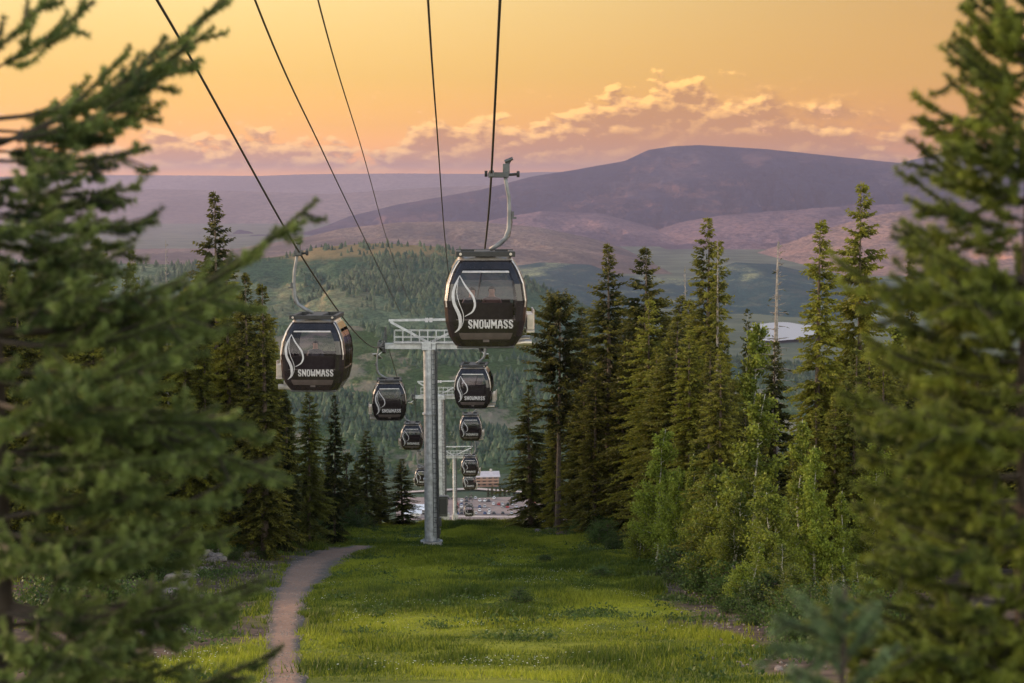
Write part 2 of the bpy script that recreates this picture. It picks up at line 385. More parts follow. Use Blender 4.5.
def path_ribbon():
    d = np.gradient(PC, axis=0); d /= np.linalg.norm(d, axis=1)[:, None]; nrm = np.stack([-d[:, 1], d[:, 0]], 1)
    ks = np.linspace(-1, 1, 13); V = []; ac = []
    for j, (p, n) in enumerate(zip(PC, nrm)):
        w = np.interp(p[1], [43, 60, 85, 110], [0.52, 0.60, 1.15, 1.95]) * (1 + 0.18 * math.sin(p[1] * 0.9) * 0.5)
        endt = min(1, (len(PC) - 1 - j) / 8)
        w *= 0.4 + 0.6 * endt
        for k in ks:
            e = 1 + 0.25 * (fbm(p[1] * 0.9 + (50 if k > 0 else 0), 0.5, 77, 3) - 0.5) * 2
            x, y = p[0] + n[0] * k * w * e, p[1] + n[1] * k * w * e
            V.append((x, y, gz(x, y) + 0.05 - 0.09 * abs(k) ** 6)); ac.append(abs(k))
    n0, m0 = len(PC), len(ks); i = np.arange(n0 * m0).reshape(n0, m0); F = np.stack([i[:-1, :-1], i[1:, :-1], i[1:, 1:], i[:-1, 1:]], -1).reshape(-1, 4)
    m = bpy.data.materials.new('trodden_earth'); m.use_nodes = True; q = G(m.node_tree); b = m.node_tree.nodes['Principled BSDF']
    c = q.n('ShaderNodeTexCoord').outputs['Object']; a = q.n('ShaderNodeAttribute'); a.attribute_name = 'side'
    f = q.ss(q.m('ADD', a.outputs['Fac'], q.m('MULTIPLY', q.m('SUBTRACT', q.noise(c, 1.2, 4), 0.5), 0.9)), 0.25, 0.7)
    col = q.mix(f, (0.25, 0.145, 0.095), (0.095, 0.074, 0.060))
    col = q.mix(q.m('MULTIPLY', q.ss(q.noise(c, 7.0, 5, 0.7), 0.5, 0.72), 0.55), col, (0.36, 0.29, 0.24))
    q.put(b.inputs['Base Color'], col); b.inputs['Roughness'].default_value = 0.95
    bp = q.n('ShaderNodeBump'); bp.inputs['Strength'].default_value = 0.8; bp.inputs['Distance'].default_value = 0.06
    q.put(bp.inputs['Height'], q.noise(c, 5.0, 6, 0.7)); q.put(b.inputs['Normal'], bp.outputs[0])
    tag(mesh_np('path', V, F, m, {'side': ac}, smooth=True), 'narrow bare earth bike path bending through the grass', kind='structure')
path_ribbon()

# ------------------------------------------------------------------ hills and mountains, each standing at its own distance
def hill_mat(name, dark, lite, scale, rock=(0.22, 0.17, 0.14), rockamt=0.0, patch=0.5, bscale=6.0, crest=None):
    m = bpy.data.materials.new(name); m.use_nodes = True; q = G(m.node_tree); b = m.node_tree.nodes['Principled BSDF']
    mp = q.n('ShaderNodeMapping'); q.put(mp.inputs[0], q.n('ShaderNodeTexCoord').outputs['Object']); mp.inputs['Scale'].default_value = (1, 0.4, 3.0)
    c = mp.outputs[0]
    col = q.mix(q.ss(q.noise(c, scale, 7, 0.65, 0.4), patch - 0.07, patch + 0.07), dark, lite)
    col = q.mix(q.m('MULTIPLY', q.ss(q.noise(c, scale * 9, 4, 0.7), 0.45, 0.65), 0.5), col, dark)
    col = q.mix(q.m('MULTIPLY', q.ss(q.noise(c, scale * 45, 3, 0.7), 0.42, 0.6), 0.55), col, tuple(v * 0.45 for v in dark))
    if rockamt:
        geo = q.n('ShaderNodeNewGeometry'); sp = q.n('ShaderNodeSeparateXYZ'); q.put(sp.inputs[0], geo.outputs['Normal'])
        steep = q.ss(sp.outputs[2], 0.93, 0.80)
        rk = q.m('MULTIPLY', q.ss(q.noise(c, scale * 3.3, 6, 0.7), 0.50, 0.60), rockamt)
        rk = q.m('MULTIPLY', rk, q.m('ADD', 0.35, q.m('MULTIPLY', steep, 0.65)))
        col = q.mix(rk, col, rock)
    if crest:                                            # warm sunlight on the crest, painted into the colour by height
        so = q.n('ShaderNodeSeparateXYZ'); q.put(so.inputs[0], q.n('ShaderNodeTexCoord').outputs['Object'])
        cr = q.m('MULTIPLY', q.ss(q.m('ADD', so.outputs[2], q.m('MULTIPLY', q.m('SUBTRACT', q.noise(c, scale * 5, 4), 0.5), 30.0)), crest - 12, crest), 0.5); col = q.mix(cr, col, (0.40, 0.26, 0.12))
    q.put(b.inputs['Base Color'], col); b.inputs['Roughness'].default_value = 1.0; b.inputs['Specular IOR Level'].default_value = 0.0
    bp = q.n('ShaderNodeBump'); bp.inputs['Strength'].default_value = 0.6; bp.inputs['Distance'].default_value = bscale
    q.put(bp.inputs['Height'], q.noise(c, scale * 8, 6, 0.65)); q.put(b.inputs['Normal'], bp.outputs[0])
    return m

HF = {}
def hill(name, label, pts, D, D0, zb, m, amp=0.25, gx=0.25, power=1.0, seed=1, nx=340, ny=110, rough=0.01, back=0.5, shelf=None):
    """ridge line given by bearings and heights at distance D; front slope comes down to zb at D0, back slope falls behind"""
    px = np.array([p[0] for p in pts], float); zr = np.array([(190.0 - p[1]) * D / FPX for p in pts])
    xr = (px - 512) * D / FPX
    H = zr.max() - zb; w = D - D0
    def zf(x, y):
        s = (y - D0) / w; top = np.interp(x, xr, zr) + H * rough * (fbm(x / (w * 0.05), 0 * x + 3.3, seed + 5, 4) - 0.5) * 2
        sc = np.clip(s, 0, 1)
        f = sc ** power if shelf is None else np.interp(sc, *shelf)
        z = zb + (top - zb) * f
        r = np.minimum(fbm(x / (w * gx) + 0.5 * fbm(x / w * 2, y / w * 2, seed + 9, 2), y / (w * gx * 2.2), seed, 6, True) - 0.72, 0) * 1.6
        z = z + r * (top - zb) * amp * np.clip(4 * sc * (1 - sc), 0, 1) ** 0.8 * np.clip((1 - sc) * 3.2, 0, 1)
        bs = np.clip((s - 1) / back, 0, 1); z = z - (np.clip(top - zb, 0, None) + 130) * bs ** 1.1
        return z
    xs = np.linspace(xr[0], xr[-1], nx); ys = np.concatenate([np.linspace(D0, D, ny), np.linspace(D, D + w * back, 12)[1:]])
    Yg, Xg = np.meshgrid(ys, xs, indexing='ij'); Zg = zf(Xg, Yg)
    V = np.stack([Xg, Yg, Zg], -1).reshape(-1, 3); n0, n1_ = Yg.shape; i = np.arange(n0 * n1_).reshape(n0, n1_)
    F = np.stack([i[:-1, :-1], i[:-1, 1:], i[1:, 1:], i[1:, :-1]], -1).reshape(-1, 4)
    o = mesh_np(name, V, F, m, smooth=True); tag(o, label, kind='structure')
    return zf

MH_A = hill_mat('scrub_and_rock_slope', (0.060, 0.095, 0.042), (0.150, 0.175, 0.085), 0.006, (0.40, 0.31, 0.26), 1.0, 0.55, 8)
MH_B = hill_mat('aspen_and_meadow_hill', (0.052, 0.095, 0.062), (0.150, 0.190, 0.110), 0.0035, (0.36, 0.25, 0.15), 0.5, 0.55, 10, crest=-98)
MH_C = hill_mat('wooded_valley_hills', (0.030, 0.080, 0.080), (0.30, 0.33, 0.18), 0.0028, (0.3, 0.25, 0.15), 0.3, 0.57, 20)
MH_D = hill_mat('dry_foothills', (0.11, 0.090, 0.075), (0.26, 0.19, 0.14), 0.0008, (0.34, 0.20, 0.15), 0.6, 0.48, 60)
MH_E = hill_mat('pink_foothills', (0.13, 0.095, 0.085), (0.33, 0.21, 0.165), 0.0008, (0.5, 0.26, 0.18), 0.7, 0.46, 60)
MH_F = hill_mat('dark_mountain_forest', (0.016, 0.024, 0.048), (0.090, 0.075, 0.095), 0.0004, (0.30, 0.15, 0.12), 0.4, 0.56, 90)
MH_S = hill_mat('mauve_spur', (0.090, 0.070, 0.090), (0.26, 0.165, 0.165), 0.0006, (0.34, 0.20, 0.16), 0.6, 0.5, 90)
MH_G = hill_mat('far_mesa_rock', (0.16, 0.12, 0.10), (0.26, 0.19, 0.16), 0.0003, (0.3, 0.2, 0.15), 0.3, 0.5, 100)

HF['A'] = hill('hills', 'rocky scrub slope rising behind the village', [(-300, 345), (100, 330), (300, 325), (400, 327), (470, 334), (540, 343), (600, 352), (680, 365), (800, 400), (1000, 440), (1300, 470)],
     1950, 1330, -192, MH_A, 0.55, 0.22, 0.9, 3, 420, 150, 0.03, shelf=([0, 0.12, 0.55, 0.8, 1], [0, 0.12, 0.62, 0.9, 1]))
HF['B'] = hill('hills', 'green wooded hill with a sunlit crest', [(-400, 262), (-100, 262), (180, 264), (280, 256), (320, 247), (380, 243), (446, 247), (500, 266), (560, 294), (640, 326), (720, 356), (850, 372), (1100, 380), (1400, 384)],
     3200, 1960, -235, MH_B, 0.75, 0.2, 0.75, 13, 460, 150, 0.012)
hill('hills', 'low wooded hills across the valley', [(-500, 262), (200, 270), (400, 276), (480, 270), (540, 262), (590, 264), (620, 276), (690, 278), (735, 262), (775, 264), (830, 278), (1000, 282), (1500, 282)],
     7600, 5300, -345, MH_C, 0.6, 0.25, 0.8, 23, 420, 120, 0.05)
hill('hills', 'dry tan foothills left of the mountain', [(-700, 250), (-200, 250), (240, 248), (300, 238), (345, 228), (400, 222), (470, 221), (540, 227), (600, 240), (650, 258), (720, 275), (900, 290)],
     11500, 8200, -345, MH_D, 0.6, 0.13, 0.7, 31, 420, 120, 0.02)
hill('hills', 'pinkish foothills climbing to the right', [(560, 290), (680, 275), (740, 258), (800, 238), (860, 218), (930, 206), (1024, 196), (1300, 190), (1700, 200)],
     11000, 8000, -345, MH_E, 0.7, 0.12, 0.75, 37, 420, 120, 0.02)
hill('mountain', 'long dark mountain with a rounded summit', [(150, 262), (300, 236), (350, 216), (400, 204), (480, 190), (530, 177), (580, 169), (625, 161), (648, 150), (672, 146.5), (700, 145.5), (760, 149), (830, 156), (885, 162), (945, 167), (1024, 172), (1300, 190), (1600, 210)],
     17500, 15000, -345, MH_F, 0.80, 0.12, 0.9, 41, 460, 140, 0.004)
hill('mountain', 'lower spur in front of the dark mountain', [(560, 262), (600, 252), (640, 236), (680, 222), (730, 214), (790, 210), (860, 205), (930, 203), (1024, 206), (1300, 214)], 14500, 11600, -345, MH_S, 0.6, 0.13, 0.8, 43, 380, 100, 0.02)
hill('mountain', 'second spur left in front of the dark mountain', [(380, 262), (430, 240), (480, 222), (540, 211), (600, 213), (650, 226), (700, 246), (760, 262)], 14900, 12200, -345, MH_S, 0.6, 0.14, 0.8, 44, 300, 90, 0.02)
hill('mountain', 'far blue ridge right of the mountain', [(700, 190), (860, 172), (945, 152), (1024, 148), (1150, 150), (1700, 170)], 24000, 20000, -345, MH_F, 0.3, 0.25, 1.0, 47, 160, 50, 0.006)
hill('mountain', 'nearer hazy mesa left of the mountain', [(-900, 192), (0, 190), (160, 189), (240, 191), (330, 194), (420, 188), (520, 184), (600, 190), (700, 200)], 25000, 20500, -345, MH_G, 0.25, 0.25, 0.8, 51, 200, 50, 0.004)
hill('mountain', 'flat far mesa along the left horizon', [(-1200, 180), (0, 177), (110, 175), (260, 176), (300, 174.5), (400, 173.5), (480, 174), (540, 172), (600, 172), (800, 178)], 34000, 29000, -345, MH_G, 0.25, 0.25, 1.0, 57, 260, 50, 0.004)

# lake on the valley floor
def lake():
    m = bpy.data.materials.new('lake_water'); m.use_nodes = True; q = G(m.node_tree); b = m.node_tree.nodes['Principled BSDF']
    b.inputs['Base Color'].default_value = (0.26, 0.29, 0.33, 1); b.inputs['Roughness'].default_value = 0.42; b.inputs['Specular IOR Level'].default_value = 1.0
    bp = q.n('ShaderNodeBump'); bp.inputs['Strength'].default_value = 0.25; bp.inputs['Distance'].default_value = 0.3
    q.put(bp.inputs['Height'], q.noise(q.n('ShaderNodeTexCoord').outputs['Object'], 0.08, 4)); q.put(b.inputs['Normal'], bp.outputs[0])
    pts = []
    for k in range(60):
        a = 2 * math.pi * k / 60; r = 1 + 0.14 * math.sin(3 * a + 1) + 0.08 * math.sin(5 * a)
        yy = 4760 + 300 * r * math.sin(a); pts.append((0.1385 * yy + 92 * r * math.cos(a), yy, -336.0))
    mb = MB(); mb.add(pts, [tuple(range(60))]); tag(mb.build('water', m), 'pale lake on the valley floor', kind='structure')
lake()


# ------------------------------------------------------------------ haze
def haze():
    m = bpy.data.materials.new('haze'); m.use_nodes = True; nt = m.node_tree; nt.nodes.remove(nt.nodes['Principled BSDF'])
    v = nt.nodes.new('ShaderNodeVolumePrincipled'); v.inputs['Color'].default_value = (0.47, 0.45, 0.66, 1); v.inputs['Density'].default_value = HAZE_DENSITY
    v.inputs['Anisotropy'].default_value = 0.55
    nt.links.new(v.outputs[0], nt.nodes['Material Output'].inputs['Volume'])
    mb = MB(); mb.box((0, 22450, 62), (56000, 45600, 920)); o = mb.build('haze', m); tag(o, 'thin mauve evening haze filling the valley air', kind='stuff')
haze()

# ------------------------------------------------------------------ far woods on the hillsides
def scatter_cones(name, label, X, Y, Z, Hh, Rr, m, rng, n=5):
    """low fir-shaped trees, two stacked tiers each, far enough away to read as one wood"""
    N = len(X); ang = np.linspace(0, 2 * math.pi, n, endpoint=False)[None, :] + rng.uniform(0, 6, (N, 1))
    V = []; tiers = ((0.0, 0.62, 1.0), (0.35, 1.0, 0.66))
    for z0, z1, rr in tiers:
        r = Rr[:, None] * rr * rng.uniform(0.75, 1.25, (N, n))
        ring = np.stack([X[:, None] + r * np.cos(ang), Y[:, None] + r * np.sin(ang), (Z + Hh * z0)[:, None] + 0 * r], -1)
        apex = np.stack([X, Y, Z + Hh * z1], -1)[:, None, :]
        V.append(np.concatenate([ring, apex], 1))
    V = np.concatenate(V, 1); k = 2 * (n + 1); base = (np.arange(N) * k)[:, None, None]
    f = [[t * (n + 1) + i, t * (n + 1) + (i + 1) % n, t * (n + 1) + n] for t in (0, 1) for i in range(n)]
    F = (base + np.array(f)[None]).reshape(-1, 3)
    tint = np.repeat(rng.uniform(0, 1, N), k)
    return tag(mesh_np(name, V.reshape(-1, 3), F, m, {'tint': tint}), label, kind='stuff')

def build_far_woods():
    rng = np.random.default_rng(5)
    zA, zB = HF['A'], HF['B']
    n = 30000; u = rng.uniform(-150, 1150, n); Yv = rng.uniform(1335, 1960, n) ; Xv = (u - 512) * Yv / FPX
    keep = fbm(Xv / 55, Yv / 110, 71, 4) + 0.10 * rng.uniform(-1, 1, n) + np.where(Yv > 1700, -0.05, 0.02) > 0.57
    Xv, Yv = Xv[keep], Yv[keep]; s = rng.uniform(0.35, 1.2, len(Xv))
    scatter_cones('distant_forest', 'dark firs and scrub dotted over the rocky slope', Xv, Yv, zA(Xv, Yv) - 0.5, 7.5 * s, 3.1 * s, M_FARTREE, rng)
    n = 30000; u = rng.uniform(-150, 900, n); Yv = 3200 - 1230 * rng.uniform(0, 1, n) ** 0.9; Xv = (u - 512) * Yv / FPX
    keep = (fbm(Xv / 130, Yv / 260, 81, 4) + 0.08 * rng.uniform(-1, 1, n) > 0.60) | ((Yv > 3150) & (rng.uniform(0, 1, n) < 0.5))
    Xv, Yv = Xv[keep], Yv[keep]; s = rng.uniform(0.35, 1.2, len(Xv))
    scatter_cones('distant_forest', 'forest patches covering the green hill below its crest', Xv, Yv, zB(Xv, Yv) - 0.5, 10 * s, 4.2 * s, M_FARTREE, rng)
build_far_woods()

# ------------------------------------------------------------------ gondola lift
def body_w(z): return float(np.interp(z, [0.0, 0.10, 0.24, 0.56, 1.10, 1.49, 1.80, 2.02, 2.06], [0.72, 0.79, 0.88, 0.96, 1.00, 0.95, 0.835, 0.71, 0.66]))
def body_l(z): return float(np.interp(z, [0.0, 0.10, 0.24, 0.56, 1.10, 1.49, 1.80, 2.02, 2.06], [1.00, 1.06, 1.12, 1.19, 1.22, 1.18, 1.08, 0.96, 0.92]))
def loop_at(z, off=0.0):
    """rounded plan: eight runs, flat faces joined by round corners"""
    w, l = body_w(z) + off, body_l(z) + off; c = 0.26; pts = []
    for sx, sy, a0 in ((1, -1, -90), (1, 1, 0), (-1, 1, 90), (-1, -1, 180)):
        for k in range(5):
            a = R(a0 + 22.5 * k); pts.append((sx * (w - c) + c * math.cos(a), sy * (l - c) + c * math.sin(a), z))
    return pts
ZS = [0.0, 0.05, 0.12, 0.24, 0.40, 0.60, 0.66, 0.9, 1.1, 1.3, 1.5, 1.66, 1.75, 1.84, 1.94, 2.02, 2.06]
def cabin_shell():
    """frame of the body with openings where the windows go"""
    mb = MB(); vs = []; fs = []
    for z in ZS: vs += loop_at(z)
    n = 20
    for i in range(len(ZS) - 1):
        for k in range(n):
            zc = (ZS[i] + ZS[i + 1]) / 2
            flat = k in (4, 9, 14, 19)
            if flat and 0.66 < zc < 1.84: continue        # window openings (front, back and both doors)
            k2 = (k + 1) % n; fs.append((i * n + k, i * n + k2, (i + 1) * n + k2, (i + 1) * n + k))
    fs.append(tuple(reversed(range(n)))); fs.append(tuple(range((len(ZS) - 1) * n, len(ZS) * n)))
    mb.add(vs, fs); return mb
def face_y(z): return -body_l(z)
def flat_strip(side, z0, z1, off, halfw=None, steps=7, inset=0.0):
    """a strip of window or panel following the bulge; side: 0 front, 1 right, 2 back, 3 left"""
    vs = []; fs = []
    for i in range(steps + 1):
        z = z0 + (z1 - z0) * i / steps; w, l = body_w(z), body_l(z)
        if side in (0, 2):
            h = (w - 0.26 - inset) if halfw is None else halfw; y = (l + off) * (-1 if side == 0 else 1); s = 1 if side == 0 else -1
            vs += [(-h * s, y, z), (h * s, y, z)]
        else:
            h = (l - 0.26 - inset) if halfw is None else halfw; x = (w + off) * (1 if side == 1 else -1); s = 1 if side == 1 else -1
            vs += [(x, -h * s, z), (x, h * s, z)]
    for i in range(steps): fs.append((2 * i, 2 * i + 1, 2 * i + 3, 2 * i + 2))
    return vs, fs

GLYPH = {'S': ["011110", "110011", "111000", "011110", "000111", "110011", "011110"], 'N': ["1100011", "1110011", "1111011", "1111111", "1101111", "1100111", "1100011"],
         'O': ["011110", "110011", "110011", "110011", "110011", "110011", "011110"], 'W': ["11000011", "11000011", "11011011", "11011011", "11011011", "11111111", "01100110"],
         'M': ["11000011", "11100111", "11111111", "11111111", "11011011", "11000011", "11000011"], 'A': ["0011100", "0111110", "0110110", "0110110", "1111111", "1100011", "1100011"]}
def letters(word, x0, x1, z0, z1, off):
    """block capitals lying on the bulging face"""
    mb = MB(); cols = sum(len(GLYPH[c][0]) for c in word) + (len(word) - 1) * 1.1; cell = (x1 - x0) / cols; ch = (z1 - z0) / 7; x = x0
    for c in word:
        for r, row in enumerate(GLYPH[c]):
            k = 0; n = len(row)
            while k < n:
                if row[k] == '1':
                    e = k
                    while e < n and row[e] == '1': e += 1
                    a = x + k * cell; b = x + e * cell; zt = z1 - r * ch; zb = zt - ch
                    mb.add([(a, face_y(zb) - off, zb), (b, face_y(zb) - off, zb), (b, face_y(zt) - off, zt), (a, face_y(zt) - off, zt)], [(0, 1, 2, 3)]); k = e
                else: k += 1
        x += (len(GLYPH[c][0]) + 1.1) * cell
    return mb
def ribbon(pts, off):
    """pts: (x, z, width) along a stroke lying on the front face"""
    mb = MB(); vs = []
    P = []
    for i in range(len(pts) - 1):
        for j in range(5): P.append([pts[i][k] + (pts[i + 1][k] - pts[i][k]) * j / 5 for k in range(3)])
    P.append(list(pts[-1]))
    for _ in range(4):
        for k in (0, 1):
            q = [p[k] for p in P]
            for i in range(1, len(P) - 1): P[i][k] = (q[i - 1] + 2 * q[i] + q[i + 1]) / 4
    for i, (x, z, w) in enumerate(P):
        a = P[max(i - 1, 0)]; b = P[min(i + 1, len(P) - 1)]; d = Vector((b[0] - a[0], b[1] - a[1])).normalized(); nx, nz = -d.y, d.x
        for s in (-1, 1):
            xx, zz = x + nx * w * 0.40 * s, z + nz * w * 0.40 * s; vs.append((xx, face_y(zz) - off, zz))
    return mb.add(vs, [(2 * i, 2 * i + 1, 2 * i + 3, 2 * i + 2) for i in range(len(P) - 1)])

def make_gondola(side, detail=2):
    """side +1: hanger arm on the right; -1: on the left. Base of the empty = underside of the cabin floor."""
    t = empty('gondola_cabin')
    shell = cabin_shell().build('shell', M_SHELL, t, smooth=False)
    bv = shell.modifiers.new('solid', 'SOLIDIFY'); bv.thickness = 0.035; bv.offset = -1
    for s in range(4):
        mb = MB(); mb.add(*flat_strip(s, 0.66, 1.75, -0.012)); mb.build('window', M_GLASS, t)
    # roof, luggage rail bar on top, pale gutter strip
    mb = MB(); top = loop_at(2.055); top2 = [(x * 0.93, y * 0.93, 2.13) for x, y, z in top]
    mb.add(top + top2, [(k, (k + 1) % 20, 20 + (k + 1) % 20, 20 + k) for k in range(20)] + [tuple(range(20, 40))]); mb.build('roof', M_ALU, t)
    mb = MB()
    for y in (-0.93, 0.93): mb.box((0, y, 2.205), (1.42, 0.10, 0.13))
    for x in (-0.64, 0.64): mb.box((x, 0, 2.20), (0.12, 1.75, 0.11))
    mb.box((0, 0, 2.21), (0.5, 1.75, 0.10)); mb.build('roof_frame', M_RUBBER, t, bevel=0.015)
    mb = MB()
    for y in (-1, 1):
        for x in (-0.60, 0.60): mb.tube([(x, y * 0.98, 2.205), (x, y * 1.0, 2.205)], 0.035, 10)
    mb.split('bumper_bolt', M_ALU, t)
    # trim round the front window: pale top rail, lower sill, lower panel
    mb = MB()
    for sd_ in (0, 2): mb.add(*flat_strip(sd_, 1.77, 1.815, 0.008, steps=2, inset=0.02))
    mb.split('window_rail', M_ALU, t)
    mb = MB()
    for sd_ in (0, 2): mb.add(*flat_strip(sd_, 0.17, 0.33, 0.006, steps=3)); mb.add(*flat_strip(sd_, 0.635, 0.66, 0.008, steps=1))
    mb.split('lower_panel', M_BAND, t)
    mb = MB()
    for sd_ in (1, 3):                                       # door leaf seams and handle bars
        s = 1 if sd_ == 1 else -1
        mb.add(*flat_strip(sd_, 0.14, 1.9, 0.008, halfw=0.018, steps=8))
    mb.split('door_seam', M_STEELD, t)
    mb = MB()                                                # pale edge trim down the four corner posts
    for cx in (-1, 1):
        pts = []
        for z in (0.95, 1.1, 1.3, 1.5, 1.66, 1.8, 1.94, 2.04): pts.append((cx * (body_w(z) - 0.05), -(body_l(z) - 0.05) - 0.012, z))
        mb.tube(pts, 0.018, 6)
    mb.split('edge_trim', M_ALU, t)
    # graphics on the face
    mb = ribbon([(-0.62, 1.70, 0.02), (-0.72, 1.50, 0.06), (-0.79, 1.28, 0.085), (-0.76, 1.02, 0.095), (-0.62, 0.76, 0.10), (-0.60, 0.55, 0.09), (-0.64, 0.42, 0.06), (-0.74, 0.34, 0.02)], 0.014)
    b2 = ribbon([(-0.62, 1.70, 0.02), (-0.50, 1.47, 0.05), (-0.30, 1.22, 0.065), (-0.245, 1.00, 0.065), (-0.31, 0.83, 0.05), (-0.50, 0.73, 0.015)], 0.014)
    mb.add(b2.v, b2.f)
    b3 = ribbon([(-0.66, 1.58, 0.012), (-0.70, 1.30, 0.02), (-0.64, 1.05, 0.02), (-0.53, 0.80, 0.02), (-0.53, 0.60, 0.02), (-0.60, 0.44, 0.012)], 0.014)
    mb.add(b3.v, b3.f); mb.build('leaf_emblem', M_WHITE, t)
    letters('SNOWMASS', -0.42, 0.65, 0.44, 0.65, 0.022).build('lettering', M_WHITE, t)
    mb = MB(); mb.box((0.01, face_y(0.13) - 0.012, 0.135), (0.15, 0.012, 0.06)); mb.build('number_plate', M_BAND, t)
    # floor lip, bumpers and ski rack on the outer side
    mb = MB(); mb.box((0, 0, -0.03), (1.38, 1.9, 0.06)); mb.build('floor_frame', M_STEELD, t, bevel=0.02)
    mb = MB()
    for y in (-0.55, 0.55):
        mb.tube([(side * 0.72, y, 0.03), (side * 0.95, y, 0.06)], 0.075, 12); mb.tube([(side * 0.95, y, 0.06), (side * 1.12, y, 0.06)], 0.085, 12)
    mb.split('bumper', M_ALU if side > 0 else M_CONC, t)
    mb = MB(); xo = side * 1.09
    mb.box((xo, -0.35, 0.55), (0.17, 0.42, 0.38)); mb.box((xo, 0.35, 0.55), (0.17, 0.42, 0.38)); mb.box((xo, 0, 0.32), (0.20, 1.15, 0.06))
    for y in (-0.5, -0.35, -0.2, 0.2, 0.35, 0.5): mb.box((xo + side * 0.08, y, 0.60), (0.035, 0.05, 0.50))
    mb.build('ski_rack', M_ALU, t, bevel=0.01)
    # benches inside
    for y in (-0.80, 0.80):
        mb = MB(); mb.box((0, y, 0.48), (1.30, 0.42, 0.09)); mb.box((0, y * 1.18, 0.78), (1.30, 0.08, 0.52)); mb.build('bench', M_SEAT, t, bevel=0.03)
    mb = MB(); mb.box((0, 0, 0.06), (1.4, 1.9, 0.03)); mb.build('floor_plate', M_RUBBER, t)
    # hanger arm
    sx = side; gx_ = 0.16 if side > 0 else -0.52            # where the rope passes
    arm = [(sx * 0.12, 0, 2.28), (sx * 0.32, 0, 2.40), (sx * 0.50, 0, 2.55), (sx * 0.585, 0, 2.78), (sx * 0.60, 0, 3.15), (sx * 0.585, 0, 3.55), (sx * 0.52, 0, 3.90), (sx * 0.50, 0, 4.06)]
    if side < 0: arm = [(x - 0.10 * min(1, (z - 2.28) / 0.3), y, z) for x, y, z in arm]
    ah = MB(); ah.tube(arm, [0.052, 0.057, 0.057, 0.055, 0.052, 0.047, 0.047, 0.047], 12); hang = ah.build('hanger_arm', M_ARM, t, smooth=True)
    mb = MB(); mb.tube([(sx * 0.36, 0.07, 2.36), (sx * 0.60 + (-.1 if side < 0 else 0), 0.07, 2.60), (sx * 0.66 + (-.1 if side < 0 else 0), 0.07, 2.95), (sx * 0.64 + (-.1 if side < 0 else 0), 0.07, 3.15)], 0.018, 6)
    mb.box((sx * 0.70 + (-.1 if side < 0 else 0), 0, 3.06), (0.14, 0.08, 0.05)); mb.box((sx * 0.68 + (-.1 if side < 0 else 0), 0, 3.15), (0.05, 0.08, 0.13)); mb.build('cable_clamp', M_STEELD, t)
    tx = arm[-1][0]
    mb = MB(); mb.box(((tx + gx_) / 2, 0, 4.10), (abs(tx - gx_) + 0.16, 0.20, 0.13)); mb.box((gx_, 0, 4.13), (0.12, 0.34, 0.16)); mb.box((tx + 0.02, 0, 4.24), (0.17, 0.16, 0.26))
    mb.tube([(tx, 0, 4.3), (tx + 0.10, 0, 4.46)], 0.055, 10); mb.tube([(tx - 0.02, -0.08, 4.42), (tx + 0.18, -0.08, 4.50)], 0.045, 10)
    mb.build('grip', M_STEELD, t, bevel=0.012)
    mb = MB(); mb.tube([(tx + 0.05, 0, 4.10), (tx + 0.30, 0, 4.12)], 0.035, 8)
    for q in ((tx + 0.31, 4.12), (gx_ - 0.13, 4.13)): mb.tube([(q[0] - 0.035, 0, q[1]), (q[0] + 0.035, 0, q[1])], 0.075, 14)
    mb.split('guide_roller', M_RUBBER, t)
    t['rope_dx'] = gx_
    return t

GR = make_gondola(1); GL = make_gondola(-1)
GROUP_G = 'gondola cabins hanging along the lift line'
# centre px, underside py, distance, label, proto
CAB = [(485, 343, 48.6, 1, 'largest black gondola cabin, close by on the right rope', 0.03),
       (474, 406, 105, 1, 'black gondola cabin directly below the largest one, right of the near tower pole', -0.05),
       (470.5, 439, 173, 1, 'small black gondola cabin third down the right rope', 0.03),
       (470, 475, 222, 1, 'small gondola cabin fourth down the right rope, just above another', 0.0),
       (469.5, 488.5, 285, 1, 'tiny gondola cabin partly hidden under the fourth one on the right rope', 0.03),
       (469, 515.5, 398, 1, 'tiniest gondola cabin, lowest of all above the valley parking lot', 0.0),
       (317.5, 387, 61, -1, 'large black gondola cabin hanging on the left rope above two dark spruces', -0.04),
       (389.5, 418, 113.5, -1, 'black gondola cabin just under the left end of the near tower arm', 0.06),
       (412.5, 448, 173, -1, 'small black gondola cabin on the left rope left of the tower pole', 0.0),
       (423, 485, 240, -1, 'tiny gondola cabin half hidden behind the near tower pole', 0.0)]
ROPE_R, ROPE_L = [], []; used = {1: False, -1: False}
for cx, py, D, sd_, lab, rz in CAB:
    src = GR if sd_ > 0 else GL
    o = src if not used[sd_] else copy_tree(src); used[sd_] = True
    p = at(cx, py, D); o.location = p; o.rotation_euler = (0, 0, rz); tag(o, lab, 'gondola', GROUP_G)
    (ROPE_R if sd_ > 0 else ROPE_L).append((p.x + o['rope_dx'], p.y, p.z + 4.13))

